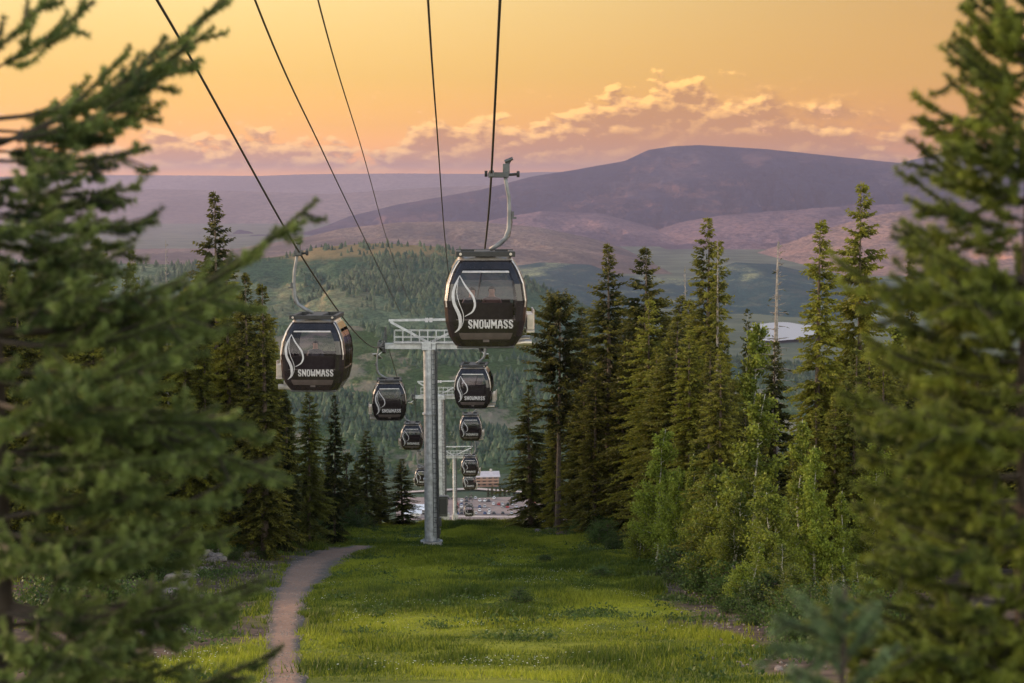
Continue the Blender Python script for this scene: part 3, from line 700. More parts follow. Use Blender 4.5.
def spline(pts, step=2.0):
    """smooth cubic through points, parameterised by distance along the line (y)"""
    pts = sorted(pts, key=lambda p: p[1]); P = np.array(pts); y = P[:, 1]
    out = []
    def hermite(col, q):
        v = P[:, col]; d = np.gradient(v, y); i = np.clip(np.searchsorted(y, q) - 1, 0, len(y) - 2); h = y[i + 1] - y[i]; t = (q - y[i]) / h
        return (2 * t**3 - 3 * t**2 + 1) * v[i] + (t**3 - 2 * t**2 + t) * h * d[i] + (-2 * t**3 + 3 * t**2) * v[i + 1] + (t**3 - t**2) * h * d[i + 1]
    q = np.arange(y[0], y[-1] + step / 2, step)
    return list(zip(hermite(0, q), q, hermite(2, q)))
def tower_pt(px, py, D): return tuple(at(px, py, D))
T1R, T1L = at(481, 343, 120), at(383, 345, 120)
T2R, T2L = at(468, 391, 200), at(414, 396, 200)
T3R, T3L = at(475, 453, 300), at(436, 453, 300)
def up(v, k): return (v.x, v.y, v.z + k)
pr = [tuple(at(500, 0, 34)), tuple(at(503, -60, 28)), tuple(at(507, -420, 14))] + ROPE_R[:2] + [up(T1R, 0.15)] + [ROPE_R[2]] + [up(T2R, 0.1)] + ROPE_R[3:5] + [up(T3R, 0.1), ROPE_R[5], (ROPE_R[5][0] - 4, 700, -136)]
pl = [tuple(at(157, 0, 36)), tuple(at(120, -60, 31)), tuple(at(-160, -500, 16))] + ROPE_L[:1] + [ROPE_L[1], up(T1L, 0.15)] + [ROPE_L[2]] + [up(T2L, 0.1)] + ROPE_L[3:] + [up(T3L, 0.1), (ROPE_L[3][0] - 6, 700, -138)]
for nm, pts, lb in (('r', pr, 'dark steel haul rope carrying the right-hand line of cabins'), ('l', pl, 'dark steel haul rope carrying the left-hand line of cabins')):
    mb = MB(); mb.tube(spline(pts), 0.027, 8); tag(mb.build('haul_rope', M_ROPE, smooth=True), lb, 'cable', 'steel ropes of the lift')
for pts, lb, r in (([(255, 0, 30), (322, 150, 52), (376, 262, 85), (402, 316, 119.6)], 'thinner cable left of centre running down to the left part of the tower top bar', 0.019),
                   ([(318, 0, 30), (362, 150, 55), (392, 255, 88), (410, 302, 110), (420, 318, 119.6)], 'thinnest cable between the other two, ending at the middle of the tower top bar', 0.014),
                   ([(428, 0, 30), (437, 130, 50), (445, 240, 80), (454, 319, 119.6)], 'thinner cable passing down behind the left edge of the largest cabin', 0.019)):
    P3 = [tuple(at(*p)) for p in pts]; P3 = [tuple(np.array(P3[0]) * 2 - np.array(P3[1]) + np.array([0, 0, 1.2]))] + P3
    mb = MB(); mb.tube(spline(P3), r, 6); tag(mb.build('signal_cable', M_ROPE, smooth=True), lb, 'cable', 'steel ropes of the lift')

# ------------------------------------------------------------------ towers
def tower(base_px, base_py, D, top_py, L, Rr, rad, label, topbar=1.55):
    b = at(base_px, base_py, D); topz = at(base_px, top_py, D).z; H = topz - b.z
    t = empty('lift_tower', tuple(b)); tag(t, label, 'lift tower', 'steel towers of the lift')
    mb = MB(); mb.tube([(0, 0, -1.2), (0, 0, 0.22)], rad * 1.75, 20); mb.build('footing', M_CONC, t)
    lean = -0.12
    nseg = max(4, int(H / 1.6)); pts = []; rs = []
    for i in range(nseg + 1): pts.append((lean * i / nseg, 0, 0.1 + (H - 0.1) * i / nseg)); rs.append(rad * (1.05 - 0.18 * i / nseg))
    mb = MB(); mb.tube(pts, rs, 24)
    mb.tube([(0, 0, 0.12), (0, 0, 0.22)], rad * 1.35, 24)
    mb.build('pole', M_STEEL, t, smooth=False)
    mb = MB()
    for f in (0.33, 0.66, 0.985): mb.tube([(lean * f, 0, H * f - 0.05), (lean * f, 0, H * f + 0.05)], rad * 1.16, 24)
    for k in range(12):
        a = 2 * math.pi * k / 12; mb.tube([(math.cos(a) * rad * 1.22, math.sin(a) * rad * 1.22, 0.2), (math.cos(a) * rad * 1.22, math.sin(a) * rad * 1.22, 0.33)], 0.03, 6)
    mb.build('flange', M_STEEL, t)
    # ladder up the near side with safety hoops down the right
    mb = MB(); lx = rad * 0.80; ly = -rad * 0.72 - 0.12
    for s in (-0.15, 0.15): mb.beam((lx + s, ly, 0.6), (lx + s + lean, ly, H + 0.6), 0.035)
    z = 0.8
    while z < H + 0.5: mb.beam((lx - 0.15 + lean * z / H, ly, z), (lx + 0.15 + lean * z / H, ly, z), 0.028); z += 0.3
    z = 1.5
    while z < H - 0.3: mb.beam((lx + lean * z / H, ly, z), (lx * 0.8 + lean * z / H, -rad * 0.5, z), 0.03); z += 2.2
    mb.build('ladder', M_STEELD, t)
    mb = MB(); cx_ = rad + 0.10
    mb.tube([(cx_ * 0.95, -0.15, 0.4), (cx_ * 0.95 + lean, -0.15, H - 0.3)], 0.05, 8); mb.tube([(cx_ * 0.80, -rad * 0.62, 0.4), (cx_ * 0.80 + lean, -rad * 0.62, H - 0.3)], 0.035, 8)
    mb.box((rad + 0.12, -0.15, 1.4), (0.22, 0.3, 0.55)); mb.box((rad + 0.1, -0.15, 0.8), (0.16, 0.25, 0.3))
    mb.build('conduit', M_STEELD, t)
    # crossarm
    lx0, rx0 = L.x - b.x, Rr.x - b.x; za = H
    mb = MB(); mb.beam((lx0, 0, za), (rx0, 0, za), 0.34, 0.36); mb.box((lean, 0, za), (rad * 2.1, rad * 2.1, 0.46)); mb.build('crossarm', M_STEEL, t, bevel=0.02)
    # lifting frame above
    zt = za + topbar; xl, xr = lx0 + 0.35, rx0 - 0.35; xc = lean
    mb = MB(); mb.beam((xl, 0, zt), (xr, 0, zt + 0.08), 0.13); mb.beam((xc, -0.02, za + 0.2), (xl + 0.1, -0.02, zt - 0.08), 0.13); mb.beam((xc, -0.02, za + 0.2), (xr - 0.1, -0.02, zt - 0.08), 0.13)
    mb.build('lifting_frame', M_STEEL, t)
    mb = MB()
    for s in (-0.13, 0.13): mb.box((xc + s, -0.12, zt + 0.03), (0.19, 0.03, 0.26))
    mb.split('number_plate', M_WHITE, t)
    # catwalk rails
    mb = MB()
    for y in (-0.42, 0.42):
        for dz in (0.95, 0.55): mb.beam((xl + 0.35, y, za + dz), (xr - 0.35, y, za + dz), 0.035)
        n = 9
        for i in range(n + 1):
            x = xl + 0.35 + (xr - xl - 0.7) * i / n; mb.beam((x, y, za + 0.1), (x, y, za + 0.95), 0.03)
        mb.beam((xl + 0.35, y * 0.95, za + 0.23), (xr - 0.35, y * 0.95, za + 0.23), 0.04, 0.07)
    mb.build('handrail', M_STEEL, t)
    mb = MB(); mb.box(((lx0 + rx0) / 2, 0, za + 0.235), (rx0 - lx0 - 1.2, 0.72, 0.03)); mb.build('catwalk', M_STEELD, t)
    for sx, x in ((-1, lx0), (1, rx0)):
        sh = MB(); tilt = -0.16
        ax = x - sx * 0.02
        sh.beam((ax, -2.1, 2.1 * 0.16 + za - 0.18), (ax, 2.1, -2.1 * 0.16 + za - 0.18), 0.09, 0.22)
        sh.box((ax, 0, za - 0.02), (0.22, 0.5, 0.62)); sh.beam((ax, -0.2, za + 0.2), (ax - sx * 0.15, -0.2, za + 1.15), 0.08); sh.beam((ax - sx * 0.15, 0.2, za + 0.2), (ax - sx * 0.15, 0.2, za + 1.15), 0.08)
        root = sh.build('sheave_assembly', M_STEELD, t)
        wh = MB()
        for i in range(6):
            y = -1.9 + 3.8 * i / 5; zc = za - 0.10 - y * 0.16; wh.tube([(ax + sx * 0.06, y, zc), (ax + sx * 0.15, y, zc)], 0.21, 16)
        wh.split('sheave_wheel', M_RUBBER, root)
        mb = MB(); mb.beam((ax + sx * 0.35, -2.3, za - 0.62 + 0.33), (ax + sx * 0.35, 2.3, za - 0.62 - 0.33), 0.28, 0.05); mb.beam((ax, 0, za - 0.3), (ax + sx * 0.4, 0, za - 0.6), 0.06)
        mb.build('service_platform', M_STEEL, root)
    return t
tower(431.5, 544, 120, 346, T1L, T1R, 0.39, 'tall grey tubular lift tower nearest the camera, its footing in the meadow')
tower(441, 515.5, 200, 397, T2L, T2R, 0.50, 'second lift tower right behind the near tower pole')
tower(455, 516, 300, 457, T3L, T3R, 0.27, 'small third lift tower standing beyond the meadow crest')
# dark cabinet at the foot of the second tower
p = at(442.5, 516, 194); mb = MB(); mb.box((0, 0, 0.95), (1.0, 0.8, 1.9)); eb = empty('control_cabinet', tuple(p)); tag(eb, 'dark grey control cabinet at the foot of the second tower', 'cabinet')
mb.build('housing', M_STEELD, eb, bevel=0.03); mb = MB(); mb.box((0, 0, 1.96), (1.15, 0.95, 0.1)); mb.build('lid', M_STEELD, eb, bevel=0.02)
mb = MB(); mb.box((0, -0.405, 1.0), (0.8, 0.02, 1.5)); mb.build('door', M_RUBBER, eb, bevel=0.005)

# ------------------------------------------------------------------ tree builders
def norm(a): return a / (np.linalg.norm(a, axis=-1, keepdims=True) + 1e-9)
def sprays(P, Dr, Ln, Wd, rng, tint, droop=0.0):
    """one kite-shaped leaf card (two triangles, folded) per row: base P, direction Dr, length, width"""
    N = len(P); Dr = norm(Dr); rv = rng.normal(size=(N, 3)); S = norm(np.cross(Dr, rv)); U = np.cross(S, Dr)
    b = P; mid = P + Dr * Ln[:, None] * 0.45; tip = P + Dr * Ln[:, None] + np.array([0, 0, -1.0]) * (droop * Ln)[:, None] if np.ndim(droop) else P + Dr * Ln[:, None] - np.array([0, 0, 1.0]) * droop * Ln[:, None]
    l = mid + S * Wd[:, None] / 2 + U * Wd[:, None] * 0.18; r = mid - S * Wd[:, None] / 2 + U * Wd[:, None] * 0.18
    V = np.stack([b, l, tip, r], 1).reshape(-1, 3); k = np.arange(N)[:, None] * 4
    F = np.concatenate([k + np.array([[0, 1, 2]]), k + np.array([[0, 2, 3]])], 0)
    return V, F, np.repeat(tint, 4)

def conifer(seed, H=18.0, Rm=2.3, dens=1.0, bare=0.06, ragged=0.35, droop=0.35, fol=None, bark=None, prof=None, dead=False, lean=0.0):
    """trunk, boughs and leaf sprays; returns the Empty with trunk and crown"""
    rng = np.random.default_rng(seed); t = empty('conifer_tree')
    mb = MB(); n = 9; pts = []; rs = []
    for i in range(n + 1):
        f = i / n; pts.append((math.sin(f * 3 + seed) * 0.10 + lean * f * f, math.cos(f * 2.3 + seed) * 0.10, -0.4 + (H + 0.2) * f)); rs.append(max(0.018, 0.0125 * H * (1 - f) ** 0.9 + 0.015))
    mb.tube(pts, rs, 8); mb.build('trunk', bark or M_BARK, t, smooth=True)
    nb = int(H * 21 * dens); fz = np.sort(rng.uniform(0, 1, nb)) ** 0.92
    # whorls: cluster heights
    zb = H * (bare + (0.995 - bare) * fz); zb = zb + (np.round(zb / 0.42) * 0.42 - zb) * 0.22
    u = 1 - (zb / H - bare) / (1 - bare)                                # 1 at the bottom, 0 at the tip
    pr_ = np.interp(u, *(prof or ([0, 0.05, 0.15, 0.35, 0.6, 0.85, 1.0], [0.05, 0.15, 0.36, 0.66, 0.90, 1.0, 0.75])))
    sector = fbm(zb / 1.1, np.zeros(nb) + seed, seed, 2)
    L = Rm * pr_ * (1 - ragged + 2 * ragged * rng.uniform(0, 1, nb) * (0.4 + 1.0 * sector)); az_ = rng.uniform(0, 2 * math.pi, nb)
    gap = fbm(az_ / 1.3 + seed, zb / 1.6, seed + 3, 2) < (0.26 if not dead else 0.0); L = np.where(gap, L * 0.5, L)
    slope0 = np.interp(u, [0, 0.25, 1], [0.75, 0.12, -0.22]) + rng.normal(0, 0.10, nb)
    P, Dd, Ls, Ws, T = [], [], [], [], []; br = MB()
    for i in range(nb):
        l = L[i]
        if l < 0.10: continue
        out = np.array([math.cos(az_[i]), math.sin(az_[i]), 0]); ns = max(3, int(l / 0.125))
        s_ = (np.arange(ns) + 0.5) / ns; s_ = 0.12 + 0.88 * s_
        zz = zb[i] + l * (slope0[i] * s_ - droop * s_ ** 2 + droop * 0.55 * s_ ** 4)
        pos = out[None] * (s_ * l)[:, None]; pos[:, 2] = zz
        pos[:, 0] += lean * (zb[i] / H) ** 2
        if dead or l > 1.0 * Rm:
            br.tube([tuple(out * 0.05 + np.array([lean * (zb[i] / H) ** 2, 0, zb[i]])), tuple(pos[ns // 2]), tuple(pos[-1])], [0.03, 0.018, 0.008], 4, False)
        side = np.cross(out, [0, 0, 1.0])
        for k in range(5 if not dead else 1):
            sg = (-1, 1, 0, -0.5, 0.5)[k] if not dead else 0
            wl = (0.17 + 0.26 * (1 - s_) * min(1, l / 1.5)) * rng.uniform(0.65, 1.3, ns)
            d = out[None] * rng.uniform(0.5, 1.0, (ns, 1)) + side[None] * sg * rng.uniform(0.6, 1.3, (ns, 1)) + np.array([[0, 0, 1.0]]) * rng.normal(-0.18 if abs(sg) > 0.4 else 0.02, 0.28, (ns, 1))
            if dead:
                keep = rng.uniform(0, 1, ns) < 0.12
                P.append(pos[keep]); Dd.append(d[keep]); Ls.append(wl[keep]); Ws.append(wl[keep] * 0.3); T.append(s_[keep] * 0.4)
            else:
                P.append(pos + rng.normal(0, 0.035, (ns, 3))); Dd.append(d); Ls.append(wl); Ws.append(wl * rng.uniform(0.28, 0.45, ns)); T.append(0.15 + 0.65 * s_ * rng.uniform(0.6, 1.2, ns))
    # leader shoot
    P.append(np.array([[lean, 0, H - 0.35]] * 5)); Dd.append(np.concatenate([np.array([[0, 0, 1.0]]), rng.normal(0, 0.5, (4, 3)) + [0, 0, 1.2]])); Ls.append(np.full(5, 0.5 if not dead else 0.12)); Ws.append(np.full(5, 0.11 if not dead else 0.01)); T.append(np.full(5, 0.6))
    V, F, tt = sprays(np.concatenate(P), np.concatenate(Dd), np.concatenate(Ls), np.concatenate(Ws), rng, np.concatenate(T), 0.12)
    if dead and len(br.v): br.build('branches', bark or M_BARKG, t)
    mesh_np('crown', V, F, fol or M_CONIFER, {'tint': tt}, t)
    return t

def aspen(seed, H=8.0, Rm=1.3, leaves=11000, fol=None, name='aspen_tree', leaf=0.115, stems=1, bare=0.10):
    rng = np.random.default_rng(seed); t = empty(name); mb = MB(); P = []; T = []; Dd = []
    for q in range(stems):
        ox, oy = (0, 0) if stems == 1 else rng.normal(0, 0.25 * Rm, 2); h = H * (1 if q == 0 else rng.uniform(0.6, 0.95)); lx, ly = rng.normal(0, 0.05 * h, 2) if stems > 1 else rng.normal(0, 0.02 * h, 2)
        f = np.linspace(0, 1, 8); wob = rng.normal(0, 0.05, (8, 2)); pts = [(ox + lx * a + w[0], oy + ly * a + w[1], -0.3 + (h + 0.3) * a) for a, w in zip(f, wob)]
        mb.tube(pts, [max(0.010, 0.011 * h * (1 - a * 0.95)) for a in f], 7)
        nb = int(34 * h / 8 + 10)
        for i in range(nb):
            a = bare + (0.98 - bare) * (i + rng.uniform(0, 1)) / nb; base = np.array([np.interp(a, f, [p[k] for p in pts]) for k in range(3)])
            L = Rm * np.interp(a, [0, 0.15, 0.4, 0.75, 0.92, 1], [0.75, 1.0, 0.95, 0.55, 0.28, 0.12]) * rng.uniform(0.55, 1.25); az_ = rng.uniform(0, 6.28); upw = rng.uniform(0.35, 1.0)
            d = np.array([math.cos(az_), math.sin(az_), upw]); d /= np.linalg.norm(d); end = base + d * L * 1.15
            if L > 0.3: mb.tube([tuple(base), tuple((base + end) / 2 + [0, 0, -0.04]), tuple(end)], [0.018, 0.012, 0.005], 4, False)
            m = int(leaves / nb / stems * (0.3 + L / Rm)); s_ = rng.uniform(0.15, 1.05, m) ** 0.8
            c = base[None] + (end - base)[None] * s_[:, None] + rng.normal(0, 1, (m, 3)) * (0.055 + 0.085 * L)
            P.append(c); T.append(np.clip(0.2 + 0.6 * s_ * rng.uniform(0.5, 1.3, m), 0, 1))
    P = np.concatenate(P); N = len(P); Ln = leaf * rng.uniform(0.6, 1.3, N)
    V, F, tt = sprays(P, rng.normal(size=(N, 3)), Ln, Ln * 0.85, rng, np.concatenate(T), 0.0)
    mb.build('trunk', M_BARKA if name == 'aspen_tree' else M_BARK, t, smooth=True)
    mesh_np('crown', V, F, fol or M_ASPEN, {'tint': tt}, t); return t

def near_spruce(name, base, H, targets, fol, seed, Rb, fill, label, top_free=0.0, fill_side=0):
    """foreground tree: every bough has side shoots, every shoot is clothed in single needles"""
    rng = np.random.default_rng(seed); t = empty(name, tuple(base)); tag(t, label, 'tree')
    bx, by, bz = base; mb = MB(); mb.tube([(0, 0, -0.3), (0.02, 0, H * 0.3), (0.0, 0.01, H * 0.7), (0.01, 0, H)], [0.013 * H, 0.010 * H, 0.0055 * H, 0.005], 10); mb.build('trunk', M_BARKD, t, smooth=True)
    boughs = []
    for (a, tip, sag) in targets: boughs.append((np.array(a, float), np.array(tip, float), sag, 1.0))
    for i in range(fill):
        f = rng.uniform(0.03, 0.97) ** 1.35 * (1.0 if fill_side > 0 else 0.66); z = H * f; az_ = rng.uniform(0, 6.283)
        if fill_side and math.cos(az_) * fill_side > 0.35 and rng.uniform() < 0.6: az_ += math.pi
        L = Rb * (1 - f) ** 0.8 * rng.uniform(0.55, 1.0) + 0.10; up = np.interp(f, [0, 0.6, 1], [-0.05, 0.15, 0.8])
        boughs.append((np.array([0, 0, z]), np.array([math.cos(az_) * L, math.sin(az_) * L, z + up * L]), rng.uniform(0.02, 0.12), 1.0))
    SP, SD, ST = [], [], []; wood = MB()
    def shoot(p0, p1, sag, curl):
        L = np.linalg.norm(p1 - p0); n = max(3, int(L / 0.03)); s_ = np.linspace(0, 1, n)
        pts = p0[None] + (p1 - p0)[None] * s_[:, None]; pts[:, 2] += -sag * L * np.sin(s_ * math.pi) + curl * L * s_ ** 3; return pts, L
    def clothe(pts, L, age, dens=1.0, ln=0.0250, s0=0.0):
        n = max(6, int(L / 0.00072 * dens)); q = rng.uniform(s0, 1.0, n) * (len(pts) - 1); i = np.clip(q.astype(int), 0, len(pts) - 2); fr = q - i
        p = pts[i] + (pts[i + 1] - pts[i]) * fr[:, None]; ax = norm(pts[i + 1] - pts[i]); rr = rng.normal(size=(n, 3)); rr[:, 2] += 0.35; rr = norm(rr - ax * (rr * ax).sum(1, keepdims=True))
        SP.append(p); SD.append(norm(rr + ax * rng.uniform(0.2, 0.65, (n, 1))) * (ln * rng.uniform(0.7, 1.2, (n, 1)))); ST.append(np.clip(age + 0.25 * (q / (len(pts) - 1)) + rng.normal(0, 0.08, n), 0, 1))
    for p0, p1, sag, dn in boughs:
        pts, L = shoot(p0, p1, sag, 0.05); n = len(pts)
        wood.tube([tuple(pts[int(k)]) for k in np.linspace(0, n - 1, 6)], [max(0.004, 0.011 * L * (1 - 0.8 * k / 5)) for k in range(6)], 6)
        clothe(pts, L, 0.30, 1.0, 0.024, 0.2)
        ax = norm(p1 - p0); side = norm(np.cross(ax, [0, 0, 1.0])); m = max(3, int(L * 0.88 / 0.066))
        for k in range(m):
            f = 0.14 + 0.84 * (k + rng.uniform(0, 0.8)) / m; b = pts[min(n - 1, int(f * (n - 1)))]; sg = 1 if k % 2 else -1
            l = (0.07 + 0.40 * L * (1 - f) ** 0.75 * min(1.0, f * 3.5)) * rng.uniform(0.7, 1.15)
            d = norm(ax * rng.uniform(0.75, 1.1) + side * sg * rng.uniform(0.6, 1.15) + np.array([0, 0, rng.normal(-0.22, 0.42)]))
            sp, sl = shoot(b, b + d * l, rng.uniform(0.0, 0.16), rng.uniform(0.0, 0.3)); age = rng.uniform(0.15, 0.62); clothe(sp, sl, age, 1.0)
            wood.tube([tuple(sp[0]), tuple(sp[-1])], [0.004, 0.002], 4, False)
            if l > 0.13:
                s2 = norm(np.cross(d, [0, 0, 1.0])); mm = int(l / 0.095)
                for j in range(mm):
                    g_ = 0.2 + 0.75 * (j + rng.uniform(0, 0.7)) / mm; bb = sp[min(len(sp) - 1, int(g_ * (len(sp) - 1)))]; ll = (0.04 + 0.42 * l * (1 - g_)) * rng.uniform(0.7, 1.1)
                    dd = norm(d * 0.9 + s2 * (1 if j % 2 else -1) * rng.uniform(0.5, 0.9) + np.array([0, 0, rng.normal(0.0, 0.2)]))
                    s3, l3 = shoot(bb, bb + dd * ll, 0.04, 0.1); clothe(s3, l3, age + rng.uniform(-0.1, 0.2), 1.0)
    P = np.concatenate(SP); Dn = np.concatenate(SD); T = np.concatenate(ST); N = len(P)
    w = norm(np.cross(Dn, rng.normal(size=(N, 3)))) * 0.0027
    V = np.stack([P - w, P + w, P + Dn], 1).reshape(-1, 3); F = np.arange(N * 3).reshape(-1, 3)
    mesh_np('crown', V, F, fol, {'tint': np.repeat(T, 3)}, t); wood.build('branches', M_BARKD, t); print(name, 'needles', N)
    return t

# ------------------------------------------------------------------ foreground spruces
def bough_list(base, H, rows):
    """rows: (root height px, tip px, tip py, distance offset of the tip, sag)"""
    out = []
    for ry, tx, ty, dd, sag in rows:
        D = base[1]; r = at(0, ry, D).z - base[2]; p = at(tx, ty, D + dd)
        out.append(((0, 0, r), (p.x - base[0], p.y - base[1], p.z - base[2]), sag))
    return out
BL = at(-12, 341, 7.2); BLz = gz(BL.x, 7.2); baseL = (BL.x, 7.2, BLz); HL = at(0, -420, 7.2).z - BLz
rowsL = [(75, 95, 8, -0.1, 0.02), (60, 60, -15, 0.2, 0.05), (150, 232, 8, 0.1, 0.05), (120, 215, 40, 0.35, 0.08), (140, 190, 55, -0.3, 0.10), (130, 160, 120, 0.2, 0.04), (160, 150, 158, -0.2, 0.02), (190, 140, 195, 0.3, 0.02),
         (215, 158, 232, -0.25, 0.03), (240, 120, 252, 0.3, 0.05), (330, 318, 216, 0.15, 0.12), (335, 260, 262, 0.45, 0.08), (340, 235, 300, -0.35, 0.08), (370, 230, 335, 0.1, 0.08), (380, 200, 355, -0.5, 0.06),
         (430, 292, 500, -0.15, -0.10), (420, 270, 455, 0.3, -0.10), (440, 255, 440, -0.35, -0.05), (470, 190, 470, -0.6, 0.0), (480, 285, 490, 0.35, -0.12), (455, 215, 425, 0.55, 0.0), (520, 230, 520, -0.4, -0.05), (560, 200, 545, 0.3, -0.05),
         (600, 263, 592, -0.1, 0.08), (610, 220, 615, -0.5, 0.05), (650, 180, 640, 0.3, 0.05), (690, 195, 672, -0.2, 0.05), (720, 150, 690, 0.2, 0.05), (760, 170, 720, -0.3, 0.05), (180, 70, 165, -0.5, 0.05), (200, 85, 205, 0.4, 0.05), (225, 60, 225, -0.6, 0.03), (260, 100, 262, -0.3, 0.05), (280, 110, 282, 0.3, 0.06), (300, 90, 290, -0.6, 0.05), (400, 120, 400, -0.8, 0.05), (540, 130, 560, -0.8, 0.05), (640, 110, 650, -0.8, 0.05)]
near_spruce('spruce_tree', baseL, HL, bough_list(baseL, HL, rowsL), M_NEEDLE, 11, 1.3, 52, 'blurred spruce filling the left edge of the photo with long boughs reaching into the sky', fill_side=-1)
BR_ = at(1026, 341, 6.6); baseR = (BR_.x, 6.6, gz(BR_.x, 6.6)); HR = at(0, -40, 6.6).z - baseR[2]
rowsR = [(40, 990, 17, 0.05, 0.0), (95, 948, 64, -0.05, 0.0), (60, 1000, 30, 0.2, 0.0), (110, 960, 78, 0.2, 0.0), (150, 914, 104, 0.0, 0.02), (165, 918, 125, 0.25, 0.02), (170, 945, 150, -0.3, 0.02), (200, 925, 170, 0.3, 0.03), (230, 905, 205, -0.1, 0.04), (250, 900, 228, 0.3, 0.04), (280, 912, 250, -0.4, 0.04),
         (330, 835, 270, 0.05, 0.06), (320, 890, 285, -0.35, 0.05), (350, 880, 318, 0.35, 0.05), (380, 862, 345, -0.1, 0.05), (400, 880, 370, 0.4, 0.05), (430, 838, 402, 0.0, 0.03), (440, 885, 425, -0.5, 0.03), (480, 858, 462, 0.1, 0.03), (500, 880, 490, -0.4, 0.03),
         (530, 852, 512, 0.3, 0.03), (560, 862, 545, -0.1, 0.03), (590, 870, 575, -0.5, 0.03), (620, 860, 605, 0.2, 0.03), (660, 850, 640, -0.2, 0.03), (700, 860, 675, 0.2, 0.03), (740, 850, 700, -0.3, 0.03), (300, 950, 300, -0.6, 0.03), (420, 930, 440, -0.7, 0.03), (540, 920, 560, -0.7, 0.03), (640, 910, 660, -0.7, 0.03),
         (250, 1060, 250, 0.3, 0.0), (350, 1090, 350, 0.3, 0.0), (450, 1100, 450, 0.3, 0.0)]
near_spruce('spruce_tree', baseR, HR, bough_list(baseR, HR, rowsR), M_NEEDLE_YEL, 12, 1.0, 165, 'blurred yellow green spruce rising along the right edge of the photo', fill_side=1)
BB = at(845, 341, 5.2); baseB = (BB.x, 5.2, gz(BB.x, 5.2)); HB = at(0, 585, 5.2).z - baseB[2]
rowsB = [(640, 775, 622, 0, 0.0), (650, 800, 600, 0.1, 0.0), (640, 835, 590, -0.1, 0.0), (655, 770, 650, 0.1, 0.0), (670, 880, 610, 0.1, 0.0), (690, 790, 672, -0.1, 0.0), (700, 900, 650, 0.0, 0.0), (720, 775, 695, 0.1, 0.0)]
near_spruce('spruce_tree', baseB, HB, bough_list(baseB, HB, rowsB), M_NEEDLE_BLUE, 13, 0.55, 70, 'small blue green young spruce at the bottom, left of the right-edge spruce')

# ------------------------------------------------------------------ conifer and aspen kinds
tall = ([0, 0.05, 0.15, 0.35, 0.6, 0.85, 1.0], [0.05, 0.15, 0.34, 0.60, 0.84, 1.0, 0.8])
slim = ([0, 0.05, 0.2, 0.5, 0.8, 1.0], [0.06, 0.20, 0.45, 0.75, 1.0, 0.9])
pine = ([0, 0.06, 0.2, 0.35, 0.5, 0.8, 1.0], [0.25, 0.60, 0.95, 1.0, 0.8, 0.55, 0.3])
KC = {'tall': conifer(101, 19, 2.5, 1.0, 0.04, 0.42, 0.30, M_CONIFER, prof=tall), 'tall2': conifer(102, 19, 2.2, 1.0, 0.05, 0.40, 0.35, M_CONIFER, prof=tall), 'wide': conifer(103, 18, 2.9, 1.0, 0.04, 0.38, 0.25, M_CONIFER, prof=tall),
      'slim': conifer(104, 18, 1.75, 1.1, 0.04, 0.35, 0.4, M_CONIFER, prof=slim), 'dark': conifer(105, 15, 2.3, 1.05, 0.02, 0.30, 0.3, M_CONIFER2, prof=tall), 'dark2': conifer(106, 17, 2.0, 1.0, 0.05, 0.45, 0.3, M_CONIFER2, prof=slim),
      'pine': conifer(107, 14, 2.0, 0.75, 0.38, 0.45, -0.1, M_CONIFER, prof=pine), 'small': conifer(108, 7, 1.3, 1.5, 0.0, 0.3, 0.3, M_CONIFER2, prof=tall), 'half': conifer(109, 17, 1.5, 0.55, 0.25, 0.6, 0.3, M_CONIFER, M_BARKG, slim),
      'dead': conifer(110, 16, 0.9, 0.32, 0.30, 0.6, 0.1, M_CONIFER, M_BARKG, slim, True)}
KA = {'a': aspen(201, 8, 1.25, 13000), 'b': aspen(202, 8, 1.05, 11000), 'c': aspen(203, 7, 1.5, 14000, stems=2), 'd': aspen(204, 6, 1.3, 11000, stems=3, bare=0.02)}
KS = {'s1': aspen(211, 1.5, 1.0, 3600, M_SHRUB, 'shrub', 0.085, 4, 0.0), 's2': aspen(212, 1.1, 0.9, 3000, M_SHRUB, 'shrub', 0.075, 4, 0.0)}
USED = set(); H0 = {'tall': 19, 'tall2': 19, 'wide': 18, 'slim': 18, 'dark': 15, 'dark2': 17, 'pine': 14, 'small': 7, 'half': 17, 'dead': 16, 'a': 8, 'b': 8, 'c': 7, 'd': 6, 's1': 1.5, 's2': 1.1}
def plant(kind, x, y, h, label, group, cat='tree', wide=1.0, rz=None, rng=random):
    src = KC.get(kind) or KA.get(kind) or KS.get(kind)
    o = src if kind not in USED else copy_tree(src); USED.add(kind)
    k = h / H0[kind]; o.location = (x, y, gz(x, y) - 0.05); o.scale = (k * wide, k * wide, k); o.rotation_euler = (0, 0, rng.uniform(0, 6.28) if rz is None else rz)
    tag(o, label, cat, group); return o
random.seed(7)
def plant_px(kind, px, ytop, D, label, group, wide=1.0, cat='tree'):
    top = at(px, ytop, D); return plant(kind, top.x, D, max(1.0, top.z - gz(top.x, D)), label, group, cat, wide)
GRP_R, GRP_L = 'conifers in the stand right of the meadow', 'conifers in the stand left of the meadow'
